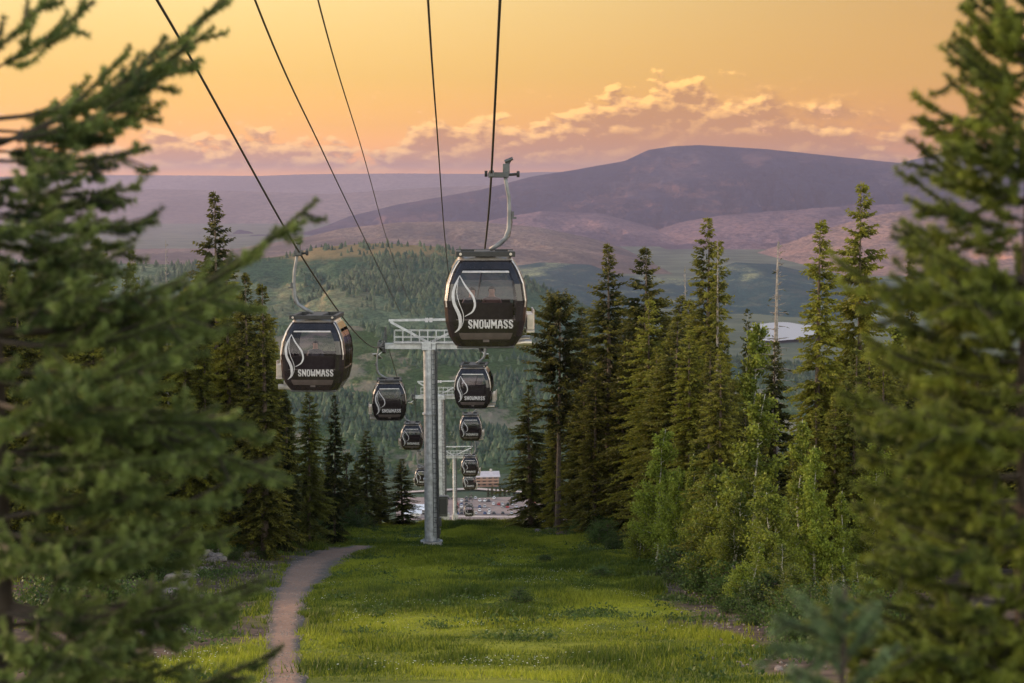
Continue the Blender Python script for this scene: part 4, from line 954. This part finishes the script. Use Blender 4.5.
named = [
 ('dark', 530, 384, 146, 'dark spruce at the left end of the right-hand stand', GRP_R, 1.35), ('pine', 559, 296, 140, 'pine with a rounded crown and bare lower trunk left of the tallest pair', GRP_R, 0.95),
 ('dark2', 582, 306, 142, 'narrow spruce with a pointed tip beside the bare-trunked pine', GRP_R, 1.0), ('tall', 608, 243, 132, 'tall ragged spruce, left one of the tallest pair above the meadow edge', GRP_R, 1.05),
 ('wide', 645, 246, 128, 'tall broad spruce, right one of the tallest pair above the meadow edge', GRP_R, 1.1), ('tall2', 707, 217, 112, 'tall yellow green spruce standing just left of a bare grey trunk', GRP_R, 1.0),
 ('half', 719, 240, 106, 'half-dead spruce with a bare grey trunk beside the tall yellow green one', GRP_R, 0.8), ('dead', 685, 262, 150, 'thin dead pole rising behind the spruces left of the yellow green one', GRP_R, 0.6),
 ('dead', 779, 236, 112, 'tall dead leafless trunk standing in front of the lake', GRP_R, 1.2), ('dark', 776, 340, 100, 'short dark spruce in front of the dead trunk and lake', GRP_R, 0.9),
 ('slim', 821, 219, 96, 'tall slim layered spruce right of the lake', GRP_R, 1.05), ('wide', 862, 181, 98, 'tallest broad-topped spruce right of the slim layered one', GRP_R, 0.85),
 ('slim', 912, 243, 150, 'far thin spruce spire between the tallest spruce and the blurred one', GRP_R, 0.7), ('half', 748, 308, 128, 'thin ragged spruce behind the green aspen crown left of the lake', GRP_R, 0.7),
 ('tall', 214, 191, 112, 'dark spruce whose tip stands highest over the left forest', GRP_L, 0.95), ('dead', 166, 235, 112, 'thin bare pole left of the highest spruce of the left forest', GRP_L, 0.4),
 ('dark2', 131, 248, 118, 'small pointed spruce tip against the mauve haze on the left', GRP_L, 0.7), ('dark2', 98, 236, 96, 'spruce showing behind the blurred boughs at far left', GRP_L, 0.9),
 ('slim', 262, 283, 104, 'rounded narrow sunlit conifer at the right end of the left forest', GRP_L, 1.15), ('slim', 246, 272, 108, 'narrow sunlit conifer second from the right end of the left forest', GRP_L, 1.0),
 ('tall2', 228, 262, 110, 'sunlit conifer behind the tip of the long blurred bough', GRP_L, 1.0), ('dark', 309, 386, 116, 'dark spruce directly beneath the large left cabin', GRP_L, 1.0), ('dark', 334, 394, 122, 'dark spruce just right of the one under the left cabin', GRP_L, 0.75),
 ('small', 285, 396, 112, 'slim small spruce left of the pair under the left cabin', GRP_L, 0.7), ('dark', 367, 430, 150, 'pointed spruce in the low row by the crest', GRP_L, 1.4), ('dark2', 381, 455, 152, 'short spruce near the right end of the low row by the crest', GRP_L, 1.6),
 ('dark', 402, 458, 152, 'broad short spruce at the right end of the low row by the crest', GRP_L, 1.9), ('small', 348, 452, 146, 'short spruce at the left end of the low row by the crest', GRP_L, 1.4), ('small', 357, 462, 158, 'short spruce behind the pointed one of the low row', GRP_L, 1.0)]
for kd, px, yt, D, lb, gr, wd in named: plant_px(kd, px, yt, D, lb, gr, wd)
# the rest of the two stands: fillers nobody could tell apart
def fillers():
    rng = random.Random(4); kinds = ['tall', 'tall2', 'wide', 'slim', 'dark', 'dark2']
    # right: bearings with the height of the tops there
    topR = ([515, 545, 565, 590, 625, 660, 690, 720, 745, 760, 800, 815, 840, 880, 905, 940, 1000, 1100], [430, 400, 365, 322, 288, 285, 290, 330, 385, 410, 425, 380, 330, 310, 330, 340, 330, 330])
    n = 0
    for D in (150, 143, 136, 130, 122, 116, 108, 102, 94, 88):
        for px in range(518, 1080, 21):
            px_ = px + rng.uniform(-9, 9); x = (px_ - 512) * D / FPX
            edge = float(np.interp(D, [60, 90, 110, 130, 150], [9.5, 9.0, 8.6, 5.2, 1.0]))
            if x < edge or (D > 140 and px_ > 640) : continue
            if px_ > 870 and rng.random() < 0.35: continue
            yt = float(np.interp(px_, *topR)) + rng.uniform(0, 60) + (108 - D) * -0.1
            if D < 112: yt = max(yt, float(np.interp(px_, topR[0], topR[1])) + 25)
            plant_px(rng.choice(kinds), px_, yt, D, 'conifer making up the dense stand right of the meadow', GRP_R, rng.uniform(0.95, 1.35)); n += 1
    topL = ([-60, 0, 60, 130, 180, 200, 230, 270, 290, 300, 340, 350, 410, 420], [230, 250, 275, 290, 285, 270, 285, 305, 420, 440, 445, 470, 478, 500])
    for D in (154, 146, 138, 130, 122, 114, 106, 98, 90, 82):
        for px in range(-50, 412, 21):
            px_ = px + rng.uniform(-9, 9); x = (px_ - 512) * D / FPX
            edge = float(np.interp(D, [80, 100, 112, 125, 140, 155], [-18.5, -17.2, -15.2, -12.8, -11.0, -7.3]))
            if x > edge: continue
            if px_ > 275 and D < 118: continue
            yt = float(np.interp(px_, *topL)) + rng.uniform(0, 55)
            plant_px(rng.choice(kinds), px_, yt, D, 'conifer making up the dense forest left of the meadow', GRP_L, rng.uniform(0.8, 1.15)); n += 1
    print('fillers', n)
fillers()
GRP_A = 'young aspens along the right edge of the meadow'
asp = [('a', 657, 428, 98, 'pale green aspen at the left end of the aspen row', 1.15), ('c', 677, 468, 96, 'bushy aspen between the first and the tall middle ones', 1.0), ('b', 694, 452, 92, 'slim aspen left of the tall middle ones', 1.0), ('d', 640, 500, 101, 'low aspen bush at the left foot of the row', 1.0),
       ('a', 752, 393, 80, 'tallest aspen in the middle of the row with a leaning pale stem', 1.2), ('c', 725, 462, 82, 'broad aspen left below the tallest one', 1.2), ('b', 795, 418, 76, 'slim pointed aspen right of the tallest one', 1.1), ('b', 815, 443, 74, 'bright yellow green aspen with a thin pointed top', 1.0),
       ('c', 775, 480, 73, 'leafy aspen in front between the pointed ones', 1.1), ('a', 873, 436, 78, 'bright aspen half hidden by the right blurred spruce', 1.0), ('b', 846, 490, 74, 'aspen in shade right of the thin pointed one', 1.2), ('d', 745, 540, 72, 'low aspen thicket at the meadow edge below the tallest', 1.2),
       ('d', 710, 520, 86, 'low aspen thicket left of the leaning stem', 1.2), ('d', 790, 545, 67, 'low aspen thicket at the lower right of the row', 1.3), ('a', 752, 322, 118, 'light green aspen crown showing left of the lake', 0.9), ('c', 905, 470, 76, 'aspen deep behind the right blurred spruce', 1.2),
       ('a', 915, 322, 125, 'yellow green aspen crown beyond the right blurred spruce', 1.3), ('d', 830, 560, 64, 'low aspen thicket next to the blue green young spruce', 1.2), ('c', 700, 500, 90, 'leafy aspen behind the low thickets', 1.1), ('d', 668, 525, 97, 'round aspen bush under the first aspens', 1.2), ('c', 735, 490, 76, 'dense aspen below the leaning pale stem', 1.1), ('d', 870, 560, 66, 'low aspen thicket behind the blurred boughs', 1.3)]
for kd, px, yt, D, lb, wd in asp: plant_px(kd, px, yt, D, lb, GRP_A, wd)
def shrubs():
    rng = random.Random(9)
    for i in range(46):
        D = rng.uniform(52, 135); x = float(np.interp(D, [43, 72, 100, 140], [8.2, 8.2, 8.0, 3.0])) + rng.uniform(-0.5, 2.5)
        plant(rng.choice(['s1', 's2']), x, D, rng.uniform(0.6, 1.7), 'low green shrub at the foot of the right-hand trees', 'shrubs at the right forest edge', 'shrub', rng.uniform(0.8, 1.2), rng=rng)
    for i in range(40):
        D = rng.uniform(60, 145); x = float(np.interp(D, [60, 80, 112, 145], [-12.5, -15.5, -15.8, -11.5])) - rng.uniform(-0.6, 2.5)
        plant(rng.choice(['s1', 's2']), x, D, rng.uniform(0.6, 1.9), 'low green shrub at the foot of the left-hand trees', 'shrubs at the left forest edge', 'shrub', rng.uniform(0.8, 1.2), rng=rng)
    for px, py in ((668, 582), (690, 590), (655, 578), (690, 577), (545, 563), (520, 605), (600, 578), (640, 560), (700, 585)):
        p = on_ground(px, py); plant('s2', p.x, p.y, rng.uniform(0.35, 0.6), 'dark low shrub growing in the open grass', 'dark low shrubs in the meadow', 'shrub', 1.4, rng=rng)
    for px, py in ((245, 553), (268, 560), (232, 560)):
        p = on_ground(px, py); plant('s1', p.x, p.y, 0.7, 'low shrub among the rocks left of the path', 'shrubs by the rocks', 'shrub', 1.3, rng=rng)
shrubs()
for k, o in {**KC, **KA, **KS}.items():
    if k not in USED: raise RuntimeError('unused tree kind ' + k)

# ------------------------------------------------------------------ meadow grass, flowers
def build_grass():
    rng = np.random.default_rng(31); M_ = []
    n = 330000; Yv = 40 + (153 - 40) * rng.uniform(0, 1, n) ** 0.80; Xv = rng.uniform(-22, 12, n); dm = dirt_mask(Xv, Yv)
    vis = (np.abs(Xv) < Yv * 0.30) & ((dm < 0.5) | (rng.uniform(0, 1, n) < 0.045)); Xv, Yv, dm = Xv[vis], Yv[vis], dm[vis]
    pd = path_dist(Xv, Yv); w = np.interp(Yv, [43, 60, 85, 110], [0.50, 0.58, 0.9, 1.2]); k = (pd > w * rng.uniform(0.85, 1.15, len(Xv))); Xv, Yv = Xv[k], Yv[k]
    Zv = ground(Xv, Yv); N = len(Xv); tall = fbm(Xv / 3, Yv / 5, 91, 3); hh = (0.04 + 0.34 * np.clip(tall - 0.38, 0, 1) * 2) * rng.uniform(0.6, 1.4, N) * np.interp(Yv, [45, 150], [0.9, 1.5])
    V = []; T = []
    for b in range(3):
        a = rng.uniform(0, 6.28, N); ln = rng.normal(0, 0.35, (N, 2)) * hh[:, None]; wd = np.interp(Yv, [45, 150], [0.018, 0.05]) * rng.uniform(0.7, 1.3, N); ox, oy = rng.normal(0, 0.07, N), rng.normal(0, 0.07, N)
        p = np.stack([Xv + ox, Yv + oy, Zv - 0.03], -1); s_ = np.stack([np.cos(a) * wd, np.sin(a) * wd, 0 * wd], -1)
        V.append(np.stack([p - s_, p + s_, p + np.concatenate([ln, (hh + 0.03)[:, None]], 1)], 1)); T.append(np.repeat(np.clip(0.5 + 1.5 * (fbm(Xv / 3.5, Yv / 7, 95, 5) - 0.5) + 0.30 * rng.uniform(-1, 1, N) - 0.9 * np.clip(tall - 0.55, 0, 1), 0, 1.2)[:, None], 3, 1))
    V = np.concatenate(V).reshape(-1, 3); T = np.concatenate(T).ravel()
    tag(mesh_np('grass', V, np.arange(len(V)).reshape(-1, 3), M_GRASS, {'tint': T}), 'bright yellow green meadow grass under the lift', kind='stuff')
    # small pale flowers and seed heads, in drifts
    n = 9000; Yv = 42 + 90 * rng.uniform(0, 1, n) ** 0.9; Xv = rng.uniform(-11, 7, n); k = (fbm(Xv / 2.6, Yv / 3.4, 99, 3) > 0.63) & (dirt_mask(Xv, Yv) < 0.4) & (path_dist(Xv, Yv) > 0.9) & (np.abs(Xv) < Yv * 0.3); Xv, Yv = Xv[k], Yv[k]; N = len(Xv)
    P = np.stack([Xv, Yv, ground(Xv, Yv) + rng.uniform(0.10, 0.28, N)], -1); r = rng.uniform(0.012, 0.026, N)
    ang = np.linspace(0, 2 * math.pi, 6)[:-1]; ring = P[:, None] + np.stack([np.cos(ang)[None] * r[:, None], np.sin(ang)[None] * r[:, None], 0.5 * r[:, None] + 0 * ang[None]], -1)
    V = np.concatenate([P[:, None], ring], 1).reshape(-1, 3); b = (np.arange(N) * 6)[:, None, None]; F = (b + np.array([[0, 1 + i, 1 + (i + 1) % 5] for i in range(5)])[None]).reshape(-1, 3)
    tag(mesh_np('wildflowers', V, F, mat('pale_petals', (0.62, 0.62, 0.50), 0.8, 0, 0.15, 3)), 'small pale wildflowers in drifts across the meadow', kind='stuff')
build_grass()
def build_weeds():
    """rough dark weeds and low scrub between the grass, and loose stones on the path"""
    rng = np.random.default_rng(41); n = 26000; Yv = 42 + 108 * rng.uniform(0, 1, n) ** 0.85; Xv = rng.uniform(-20, 11, n)
    k = (fbm(Xv / 2.2, Yv / 3.5, 55, 4) + rng.normal(0, 0.07, n) > 0.66) & (np.abs(Xv) < Yv * 0.3) & (path_dist(Xv, Yv) > 1.4) & (Xv < 8.0); Xv, Yv = Xv[k], Yv[k]; n = len(Xv); m = 14
    P = np.repeat(np.stack([Xv, Yv, ground(Xv, Yv)], -1), m, 0); P += rng.normal(size=P.shape) * [0.13, 0.13, 0.02]; sz = np.repeat(rng.uniform(0.5, 1.3, n), m)
    P[:, 2] += np.abs(rng.normal(0, 0.10, len(P))) * sz; Ln = rng.uniform(0.07, 0.15, len(P)) * sz
    V, F, tt = sprays(P, rng.normal(size=P.shape) + [0, 0, 0.8], Ln, Ln * 0.6, rng, np.clip(np.repeat(rng.uniform(0.35, 1.2, n), m) + rng.normal(0, 0.1, len(P)), 0, 1), 0.0)
    tag(mesh_np('weeds', V, F, M_SHRUB, {'tint': tt}), 'dark rough weeds mixed into the meadow grass', kind='stuff')
    n = 1700; i = rng.integers(0, len(PC), n); w = np.interp(PC[i, 1], [43, 60, 85, 110], [0.52, 0.6, 1.05, 1.6]); X2 = PC[i, 0] + rng.normal(0, 0.55, n) * w; Y2 = PC[i, 1] + rng.uniform(-.4, .4, n)
    q = 1400; Yb = rng.uniform(60, 118, q); Xb = -np.interp(Yb, [60, 85, 105, 118], [9.5, 11.0, 13.0, 14.5]) - rng.uniform(-0.5, 4, q); q2 = 350; Yc = rng.uniform(43, 85, q2); Xc = np.interp(Yc, [43, 85], [5.6, 6.4]) + rng.uniform(-0.3, 2.5, q2)
    X2 = np.concatenate([X2, Xb, Xc]); Y2 = np.concatenate([Y2, Yb, Yc]); n = len(X2); r = rng.uniform(0.012, 0.042, n) * np.where(np.arange(n) > 1700, 1.5, 1)
    c = np.stack([X2, Y2, ground(X2, Y2) + 0.05], -1); oct_ = np.array([[1, 0, 0], [0, 1, 0], [-1, 0, 0], [0, -1, 0], [0, 0, .7], [0, 0, -.7]]); V = c[:, None] + oct_[None] * r[:, None, None] * rng.uniform(0.7, 1.3, (n, 6, 1))
    f = np.array([[0, 1, 4], [1, 2, 4], [2, 3, 4], [3, 0, 4], [1, 0, 5], [2, 1, 5], [3, 2, 5], [0, 3, 5]]); F = ((np.arange(n) * 6)[:, None, None] + f[None]).reshape(-1, 3)
    tag(mesh_np('gravel', V.reshape(-1, 3), F, M_ROCK), 'loose stones on the path and the bare banks', kind='stuff')
build_weeds()

# ------------------------------------------------------------------ rocks, logs
def rock_mesh(seed, name='rock'):
    import bmesh
    rng = np.random.default_rng(seed); bm = bmesh.new(); bmesh.ops.create_icosphere(bm, subdivisions=3, radius=1.0)
    fl = rng.normal(size=(7, 3)); fl /= np.linalg.norm(fl, axis=1)[:, None]; dd = rng.uniform(0.45, 0.85, 7)
    for v in bm.verts:
        c = np.array(v.co)
        for f_, d_ in zip(fl, dd):
            e = c @ f_ - d_
            if e > 0: c = c - f_ * e * 0.9
        c *= 1 + 0.10 * (float(vnoise(c[0] * 3 + 9, c[1] * 3 + c[2] * 5, seed)) - 0.5); v.co = c
    me = bpy.data.meshes.new(name); bm.to_mesh(me); bm.free(); me.materials.append(M_ROCK); return me
def rocks():
    rng = random.Random(21); ms = [rock_mesh(i) for i in range(6)]
    def put(px, py, r, lab, grp):
        p = on_ground(px, py); o = bpy.data.objects.new('rock', rng.choice(ms)); COL.objects.link(o); o.location = (p.x, p.y, p.z + r * 0.12)
        o.scale = (r * rng.uniform(0.8, 1.5), r * rng.uniform(0.7, 1.2), r * rng.uniform(0.4, 0.75)); o.rotation_euler = (rng.uniform(-.3, .3), rng.uniform(-.3, .3), rng.uniform(0, 6.28)); tag(o, lab, 'rock', grp)
    line = [(160, 604), (172, 592), (186, 577), (196, 566), (206, 557), (222, 552), (240, 549), (258, 546), (276, 543)]
    for i in range(85):
        f = rng.uniform(0, len(line) - 1.001); a, b = line[int(f)], line[int(f) + 1]; q = f - int(f)
        put(a[0] + (b[0] - a[0]) * q + rng.gauss(0, 7), a[1] + (b[1] - a[1]) * q + rng.gauss(2, 5), rng.uniform(0.10, 0.40), 'pale angular rock on the earth bank left of the path', 'rocks on the bank left of the path')
    for i in range(16): put(rng.uniform(168, 200), rng.uniform(618, 640), rng.uniform(0.07, 0.2), 'small pale stone in the soil patch at lower left', 'stones in the lower left soil patch')
    for px, py, r, lb in ((651, 547, 0.32, 'pale boulder at the foot of the right-hand trees by the bare soil'), (779, 671, 0.13, 'small white stone at the bottom right in bare soil'), (759, 561, 0.2, 'pale stone under the low aspen thicket'), (537, 527, 0.35, 'reddish boulder under the leftmost right-hand spruces'), (548, 530, 0.25, 'smaller boulder beside the reddish one by the crest')):
        put(px, py, r, lb, 'single rocks on the right')
    for i in range(18): put(rng.uniform(706, 770), rng.uniform(615, 680), rng.uniform(0.04, 0.11), 'little stone lying in the bare strip at lower right', 'stones in the bare strip on the right')
    for (a, b, r, lb) in (((168, 583), (190, 580), 0.22, 'weathered grey log lying on the left bank'), ((205, 556), (238, 549), 0.16, 'long pale log among the rocks near the forest edge'), ((250, 547), (280, 541), 0.11, 'thin pale log near the far end of the rock line'), ((498, 527), (508, 529), 0.08, 'short grey branch lying near the crest')):
        p, q = on_ground(*a), on_ground(*b); mb = MB(); pts = [(p.x + (q.x - p.x) * k / 6, p.y + (q.y - p.y) * k / 6, gz(p.x + (q.x - p.x) * k / 6, p.y + (q.y - p.y) * k / 6) + r * 0.7 + 0.03 * math.sin(k * 2)) for k in range(7)]
        mb.tube(pts, [r, r * 1.03, r * 0.96, r * 0.95, r * 0.86, r * 0.82, r * 0.7], 9); mb.tube([pts[3], (pts[3][0] + 0.2, pts[3][1] - 0.2, pts[3][2] + 0.5)], [r * 0.35, r * 0.12], 5); tag(mb.build('log', M_LOG, smooth=True), lb, 'log')
rocks()

# ------------------------------------------------------------------ village on the valley floor
def village():
    rng = random.Random(3); zf = -190.0
    def vx(px, D): return (px - 512) * D / FPX
    def sheet(name, pts, dz, m, lab):
        n = 14; vs = []; rows = []
        mb = MB(); vs = [(vx(px, D), D, gz(vx(px, D), D) + dz) for px, D in pts]; mb.add(vs, [tuple(range(len(vs)))]); tag(mb.build(name, m), lab, kind='structure')
    asphalt = mat('worn_asphalt', (0.21, 0.165, 0.15), 0.9, 0, 0.25, 0.05); pale = mat('pale_gravel', (0.42, 0.36, 0.32), 0.9, 0, 0.2, 0.08)
    zl = max(gz(vx(px, D), D) for px in (400, 450, 500, 550) for D in (1120, 1160, 1200, 1240)) + 0.15
    def flat(name, pts, dz, m, lab):
        mb = MB(); mb.add([(vx(px, D), D, zl + dz) for px, D in pts], [tuple(range(len(pts)))]); tag(mb.build(name, m), lab, kind='structure')
    flat('parking_lot', [(395, 1135), (570, 1135), (566, 1196), (540, 1226), (470, 1216), (395, 1222)], 0.1, asphalt, 'crowded car park on the valley floor')
    flat('road', [(395, 1147), (570, 1141), (570, 1146), (395, 1152)], 0.2, pale, 'pale service road in front of the car park')
    flat('road', [(395, 1236), (440, 1246), (472, 1252), (505, 1243), (535, 1236), (535, 1241), (505, 1250), (472, 1260), (440, 1253), (395, 1243)], 0.2, pale, 'curving pale road behind the car park')
    cols = {'white': (0.75, 0.75, 0.75), 'silver': (0.45, 0.46, 0.48), 'dark': (0.04, 0.045, 0.05), 'red': (0.45, 0.05, 0.04), 'blue': (0.06, 0.10, 0.22)}
    def car(cn):
        t = empty('parked_car'); paint = mat('car_paint_' + cn, cols[cn], 0.3, 0.1, 0.05, 1.0)
        mb = MB(); prof_ = [(-2.15, 0.35), (-2.2, 0.75), (-1.9, 0.95), (-1.1, 1.02), (1.75, 1.05), (2.15, 0.9), (2.2, 0.35)]
        vs = [(x, -0.88, z) for x, z in prof_] + [(x, 0.88, z) for x, z in prof_]; n = len(prof_)
        mb.add(vs, [tuple(range(n)), tuple(reversed(range(n, 2 * n)))] + [(i, i + n, (i + 1) % n + n, (i + 1) % n) for i in range(n)]); mb.build('body', paint, t)
        mb = MB(); lo = [(-1.2, -0.80), (1.6, -0.80), (1.6, 0.80), (-1.2, 0.80)]; hi = [(-0.55, -0.64), (1.15, -0.64), (1.15, 0.64), (-0.55, 0.64)]
        mb.add([(x, y, 1.0) for x, y in lo] + [(x, y, 1.45) for x, y in hi], [(0, 1, 5, 4), (1, 2, 6, 5), (2, 3, 7, 6), (3, 0, 4, 7)]); mb.build('window', M_RUBBER, t)
        mb = MB(); mb.box((0.3, 0, 1.47), (1.75, 1.3, 0.05)); mb.build('roof', paint, t)
        for x in (-1.35, 1.35):
            for y in (-0.85, 0.85): mb = MB(); mb.tube([(x, y - 0.1, 0.33), (x, y + 0.1, 0.33)], 0.33, 12); mb.build('wheel', M_RUBBER, t)
        return t
    protos = {k: car(k) for k in cols}; usedc = set()
    for r, D in enumerate((1156, 1166, 1180, 1190, 1203, 1213)):
        for px in np.arange(443, 545, 4.6):
            if rng.random() < 0.58: continue
            if D > 1210 and px > 520: continue
            cn = rng.choice(['white', 'white', 'white', 'silver', 'silver', 'silver', 'dark', 'dark', 'dark', 'red', 'blue']); o = protos[cn] if cn not in usedc else copy_tree(protos[cn]); usedc.add(cn)
            o.location = (vx(px, D) + rng.uniform(-.3, .3), D, zl + 0.1); o.rotation_euler = (0, 0, R(90 + rng.uniform(-4, 4))); tag(o, cn + ' car parked in the rows of the valley car park', 'car', 'cars parked in the valley')
    for k, o in protos.items():
        if k not in usedc: o.location = (vx(500, 1172), 1172, zl + 0.1); tag(o, k + ' car parked in the rows of the valley car park', 'car', 'cars parked in the valley')
    def house(px, D, w, d, h, rh, wall, roofc, label, rz=0.0, storeys=2, zoff=0.0):
        x = vx(px, D); t = empty('lodge_building' if storeys > 2 else 'building', (x, D, gz(x, D) + zoff), rz); tag(t, label, 'building')
        mb = MB(); mb.box((0, 0, h / 2 - 1), (w, d, h + 2)); mb.add([(-w / 2, -d / 2, h), (-w / 2, d / 2, h), (-w / 2, 0, h + rh * 0.98), (w / 2, -d / 2, h), (w / 2, d / 2, h), (w / 2, 0, h + rh * 0.98)], [(0, 1, 2), (4, 3, 5)]); mb.build('wall', mat('wall_' + label[:8], wall, 0.8, 0, 0.15, 0.3), t)
        mb = MB(); e = 0.9
        for s in (-1, 1):
            a = [(-w / 2 - e, s * (d / 2 + e), h - 0.25), (w / 2 + e, s * (d / 2 + e), h - 0.25), (w / 2 + e, 0, h + rh + 0.1), (-w / 2 - e, 0, h + rh + 0.1)]
            b = [(p[0], p[1], p[2] + 0.35) for p in a]; mb.add(a + b, [(0, 1, 2, 3), (7, 6, 5, 4), (0, 4, 5, 1), (1, 5, 6, 2), (2, 6, 7, 3), (3, 7, 4, 0)])
        rf = mb.build('roof', mat('roof_' + label[:8], roofc, 0.6, 0.1, 0.1, 0.3), t)
        if storeys > 2: mb = MB(); mb.box((w * 0.2, 0, h + rh + 0.6), (1.4, 1.4, 2.4)); mb.build('chimney', M_CONC, rf)
        for q in range(storeys):
            nw = max(2, int(w / 3.2))
            for i in range(nw):
                mb = MB(); mb.box((-w / 2 + w * (i + 0.5) / nw, -d / 2 - 0.03, h * (q + 0.5) / storeys), (w / nw * 0.55, 0.08, h / storeys * 0.5)); mb.build('window', M_RUBBER, t)
        if storeys > 2:
            for q in (1, 2): mb = MB(); mb.box((0, -d / 2 - 0.8, h * q / storeys - 0.1), (w, 1.6, 0.2)); mb.box((0, -d / 2 - 1.55, h * q / storeys + 0.45), (w, 0.06, 0.9)); mb.build('balcony', mat('balcony_timber', (0.36, 0.22, 0.16), 0.8), t)
    house(486, 1275, 15.0, 11, 6.0, 2.4, (0.26, 0.16, 0.13), (0.60, 0.52, 0.52), 'three-storey red brown lodge with a pale pinkish roof on the valley floor', 0.12, 3, 0.6)
    house(420, 1160, 9, 8, 3.0, 2.2, (0.45, 0.45, 0.45), (0.80, 0.80, 0.82), 'small shed with a white roof left of the near tower pole')
    house(411, 1150, 10, 6, 2.2, 1.6, (0.55, 0.53, 0.50), (0.72, 0.72, 0.74), 'low white-roofed shed at the far left of the village')
    house(553, 1165, 8, 9, 6.5, 2.0, (0.34, 0.27, 0.22), (0.40, 0.38, 0.38), 'grey brown building at the right end of the car park')
    house(538, 1232, 9, 6, 3.0, 1.6, (0.42, 0.20, 0.16), (0.40, 0.24, 0.20), 'low reddish building behind the right end of the car park')
    for i, px in enumerate((488, 492, 496, 500, 504.5, 509, 514, 532)):
        D = 1228 + (i % 3) * 3; plant('dark', vx(px, D), D, 5.5 + (i % 2) * 1.5, 'small dark conifer in the row behind the car park', 'conifers in a row behind the car park', wide=1.3)
    for i, (px, D) in enumerate(((520, 1268), (526, 1262), (532, 1270), (540, 1258), (548, 1250), (512, 1280), (556, 1245), (430, 1260), (420, 1265), (438, 1275))):
        plant(('c', 'a')[i % 2], vx(px, D), D, 8 + (i % 3) * 1.5, 'leafy tree by the lodge on the valley floor', 'leafy trees round the valley buildings', wide=1.4)
village()

# ------------------------------------------------------------------ riders seated in the two nearest cabins
def rider(loc, jacket, label, rz=0.0):
    import bmesh
    me = bpy.data.meshes.new('person'); bm = bmesh.new()
    J = {'pel': (0, 0, 0.10), 'che': (0, 0.05, 0.42), 'nk': (0, 0.05, 0.58), 'hd': (0, 0.02, 0.70), 'top': (0, 0.02, 0.80)}
    E = [('pel', 'che'), ('che', 'nk'), ('nk', 'hd'), ('hd', 'top')]; rad = {'pel': 0.15, 'che': 0.155, 'nk': 0.055, 'hd': 0.088, 'top': 0.07}
    for s, n in ((-1, 'l'), (1, 'r')):
        J.update({n + 'sh': (0.18 * s, 0.05, 0.50), n + 'el': (0.25 * s, -0.02, 0.24), n + 'wr': (0.12 * s, -0.26, 0.18), n + 'ha': (0.08 * s, -0.33, 0.18), n + 'hip': (0.10 * s, -0.02, 0.08), n + 'kn': (0.12 * s, -0.44, 0.10), n + 'an': (0.12 * s, -0.46, -0.32), n + 'ft': (0.13 * s, -0.62, -0.36)})
        E += [('che', n + 'sh'), (n + 'sh', n + 'el'), (n + 'el', n + 'wr'), (n + 'wr', n + 'ha'), ('pel', n + 'hip'), (n + 'hip', n + 'kn'), (n + 'kn', n + 'an'), (n + 'an', n + 'ft')]
        rad.update({n + 'sh': 0.068, n + 'el': 0.05, n + 'wr': 0.035, n + 'ha': 0.038, n + 'hip': 0.09, n + 'kn': 0.065, n + 'an': 0.045, n + 'ft': 0.04})
    sk = bm.verts.layers.skin.verify(); ids = {k: bm.verts.new(v) for k, v in J.items()}
    for a, b in E: bm.edges.new((ids[a], ids[b]))
    for k, v in ids.items(): v[sk].radius = (rad[k], rad[k] * (0.75 if k in ('che', 'pel') else 1)); v[sk].use_root = (k == 'pel')
    bm.to_mesh(me); bm.free(); m = bpy.data.materials.new('clothing_and_skin'); m.use_nodes = True; q = G(m.node_tree); b = m.node_tree.nodes['Principled BSDF']
    sp = q.n('ShaderNodeSeparateXYZ'); q.put(sp.inputs[0], q.n('ShaderNodeTexCoord').outputs['Object'])
    q.put(b.inputs['Base Color'], q.mix(q.m('GREATER_THAN', sp.outputs[2], 0.585), q.mix(q.m('GREATER_THAN', sp.outputs[2], 0.15), (0.05, 0.06, 0.10), jacket), (0.42, 0.25, 0.18)))
    me.materials.append(m); o = bpy.data.objects.new('person', me); COL.objects.link(o); o.location = loc; o.rotation_euler = (0, 0, rz); tag(o, label, 'person', 'riders inside the cabins')
    o.modifiers.new('skin', 'SKIN').use_smooth_shade = True; o.modifiers.new('sub', 'SUBSURF').render_levels = 2
    bm = bmesh.new(); bmesh.ops.create_uvsphere(bm, u_segments=16, v_segments=10, radius=0.105)
    for v in bm.verts: v.co = (v.co.x * 0.95, v.co.y * 1.05 + 0.035, max(v.co.z, -0.05 if v.co.y > 0 else 0.03) + 0.745)
    hm = bpy.data.meshes.new('hair'); bm.to_mesh(hm); bm.free(); hm.materials.append(mat('dark_hair', (0.03, 0.02, 0.015), 0.6)); h = bpy.data.objects.new('hair', hm); COL.objects.link(h); h.parent = o
    bm = bmesh.new(); bmesh.ops.create_cone(bm, segments=6, radius1=0.016, radius2=0.006, depth=0.04)
    for v in bm.verts: v.co = (v.co.x, -0.078 + v.co.z * 0.2 - 0.01, 0.70 + v.co.y + v.co.z * 0.5)
    nm = bpy.data.meshes.new('nose'); bm.to_mesh(nm); bm.free(); nm.materials.append(mat('skin', (0.42, 0.25, 0.18), 0.6)); h = bpy.data.objects.new('nose', nm); COL.objects.link(h); h.parent = o
g1, g2 = at(485, 343, 48.6), at(317.5, 387, 61)
rider((g1.x - 0.33, g1.y + 0.62, g1.z + 0.50), (0.04, 0.04, 0.05), 'person in dark jacket seated at the left inside the largest cabin')
rider((g1.x + 0.16, g1.y + 0.62, g1.z + 0.52), (0.10, 0.05, 0.05), 'person in dark red jacket seated in the middle of the largest cabin')
rider((g2.x - 0.12, g2.y + 0.62, g2.z + 0.54), (0.05, 0.05, 0.07), 'person in dark clothes seated inside the large left cabin')
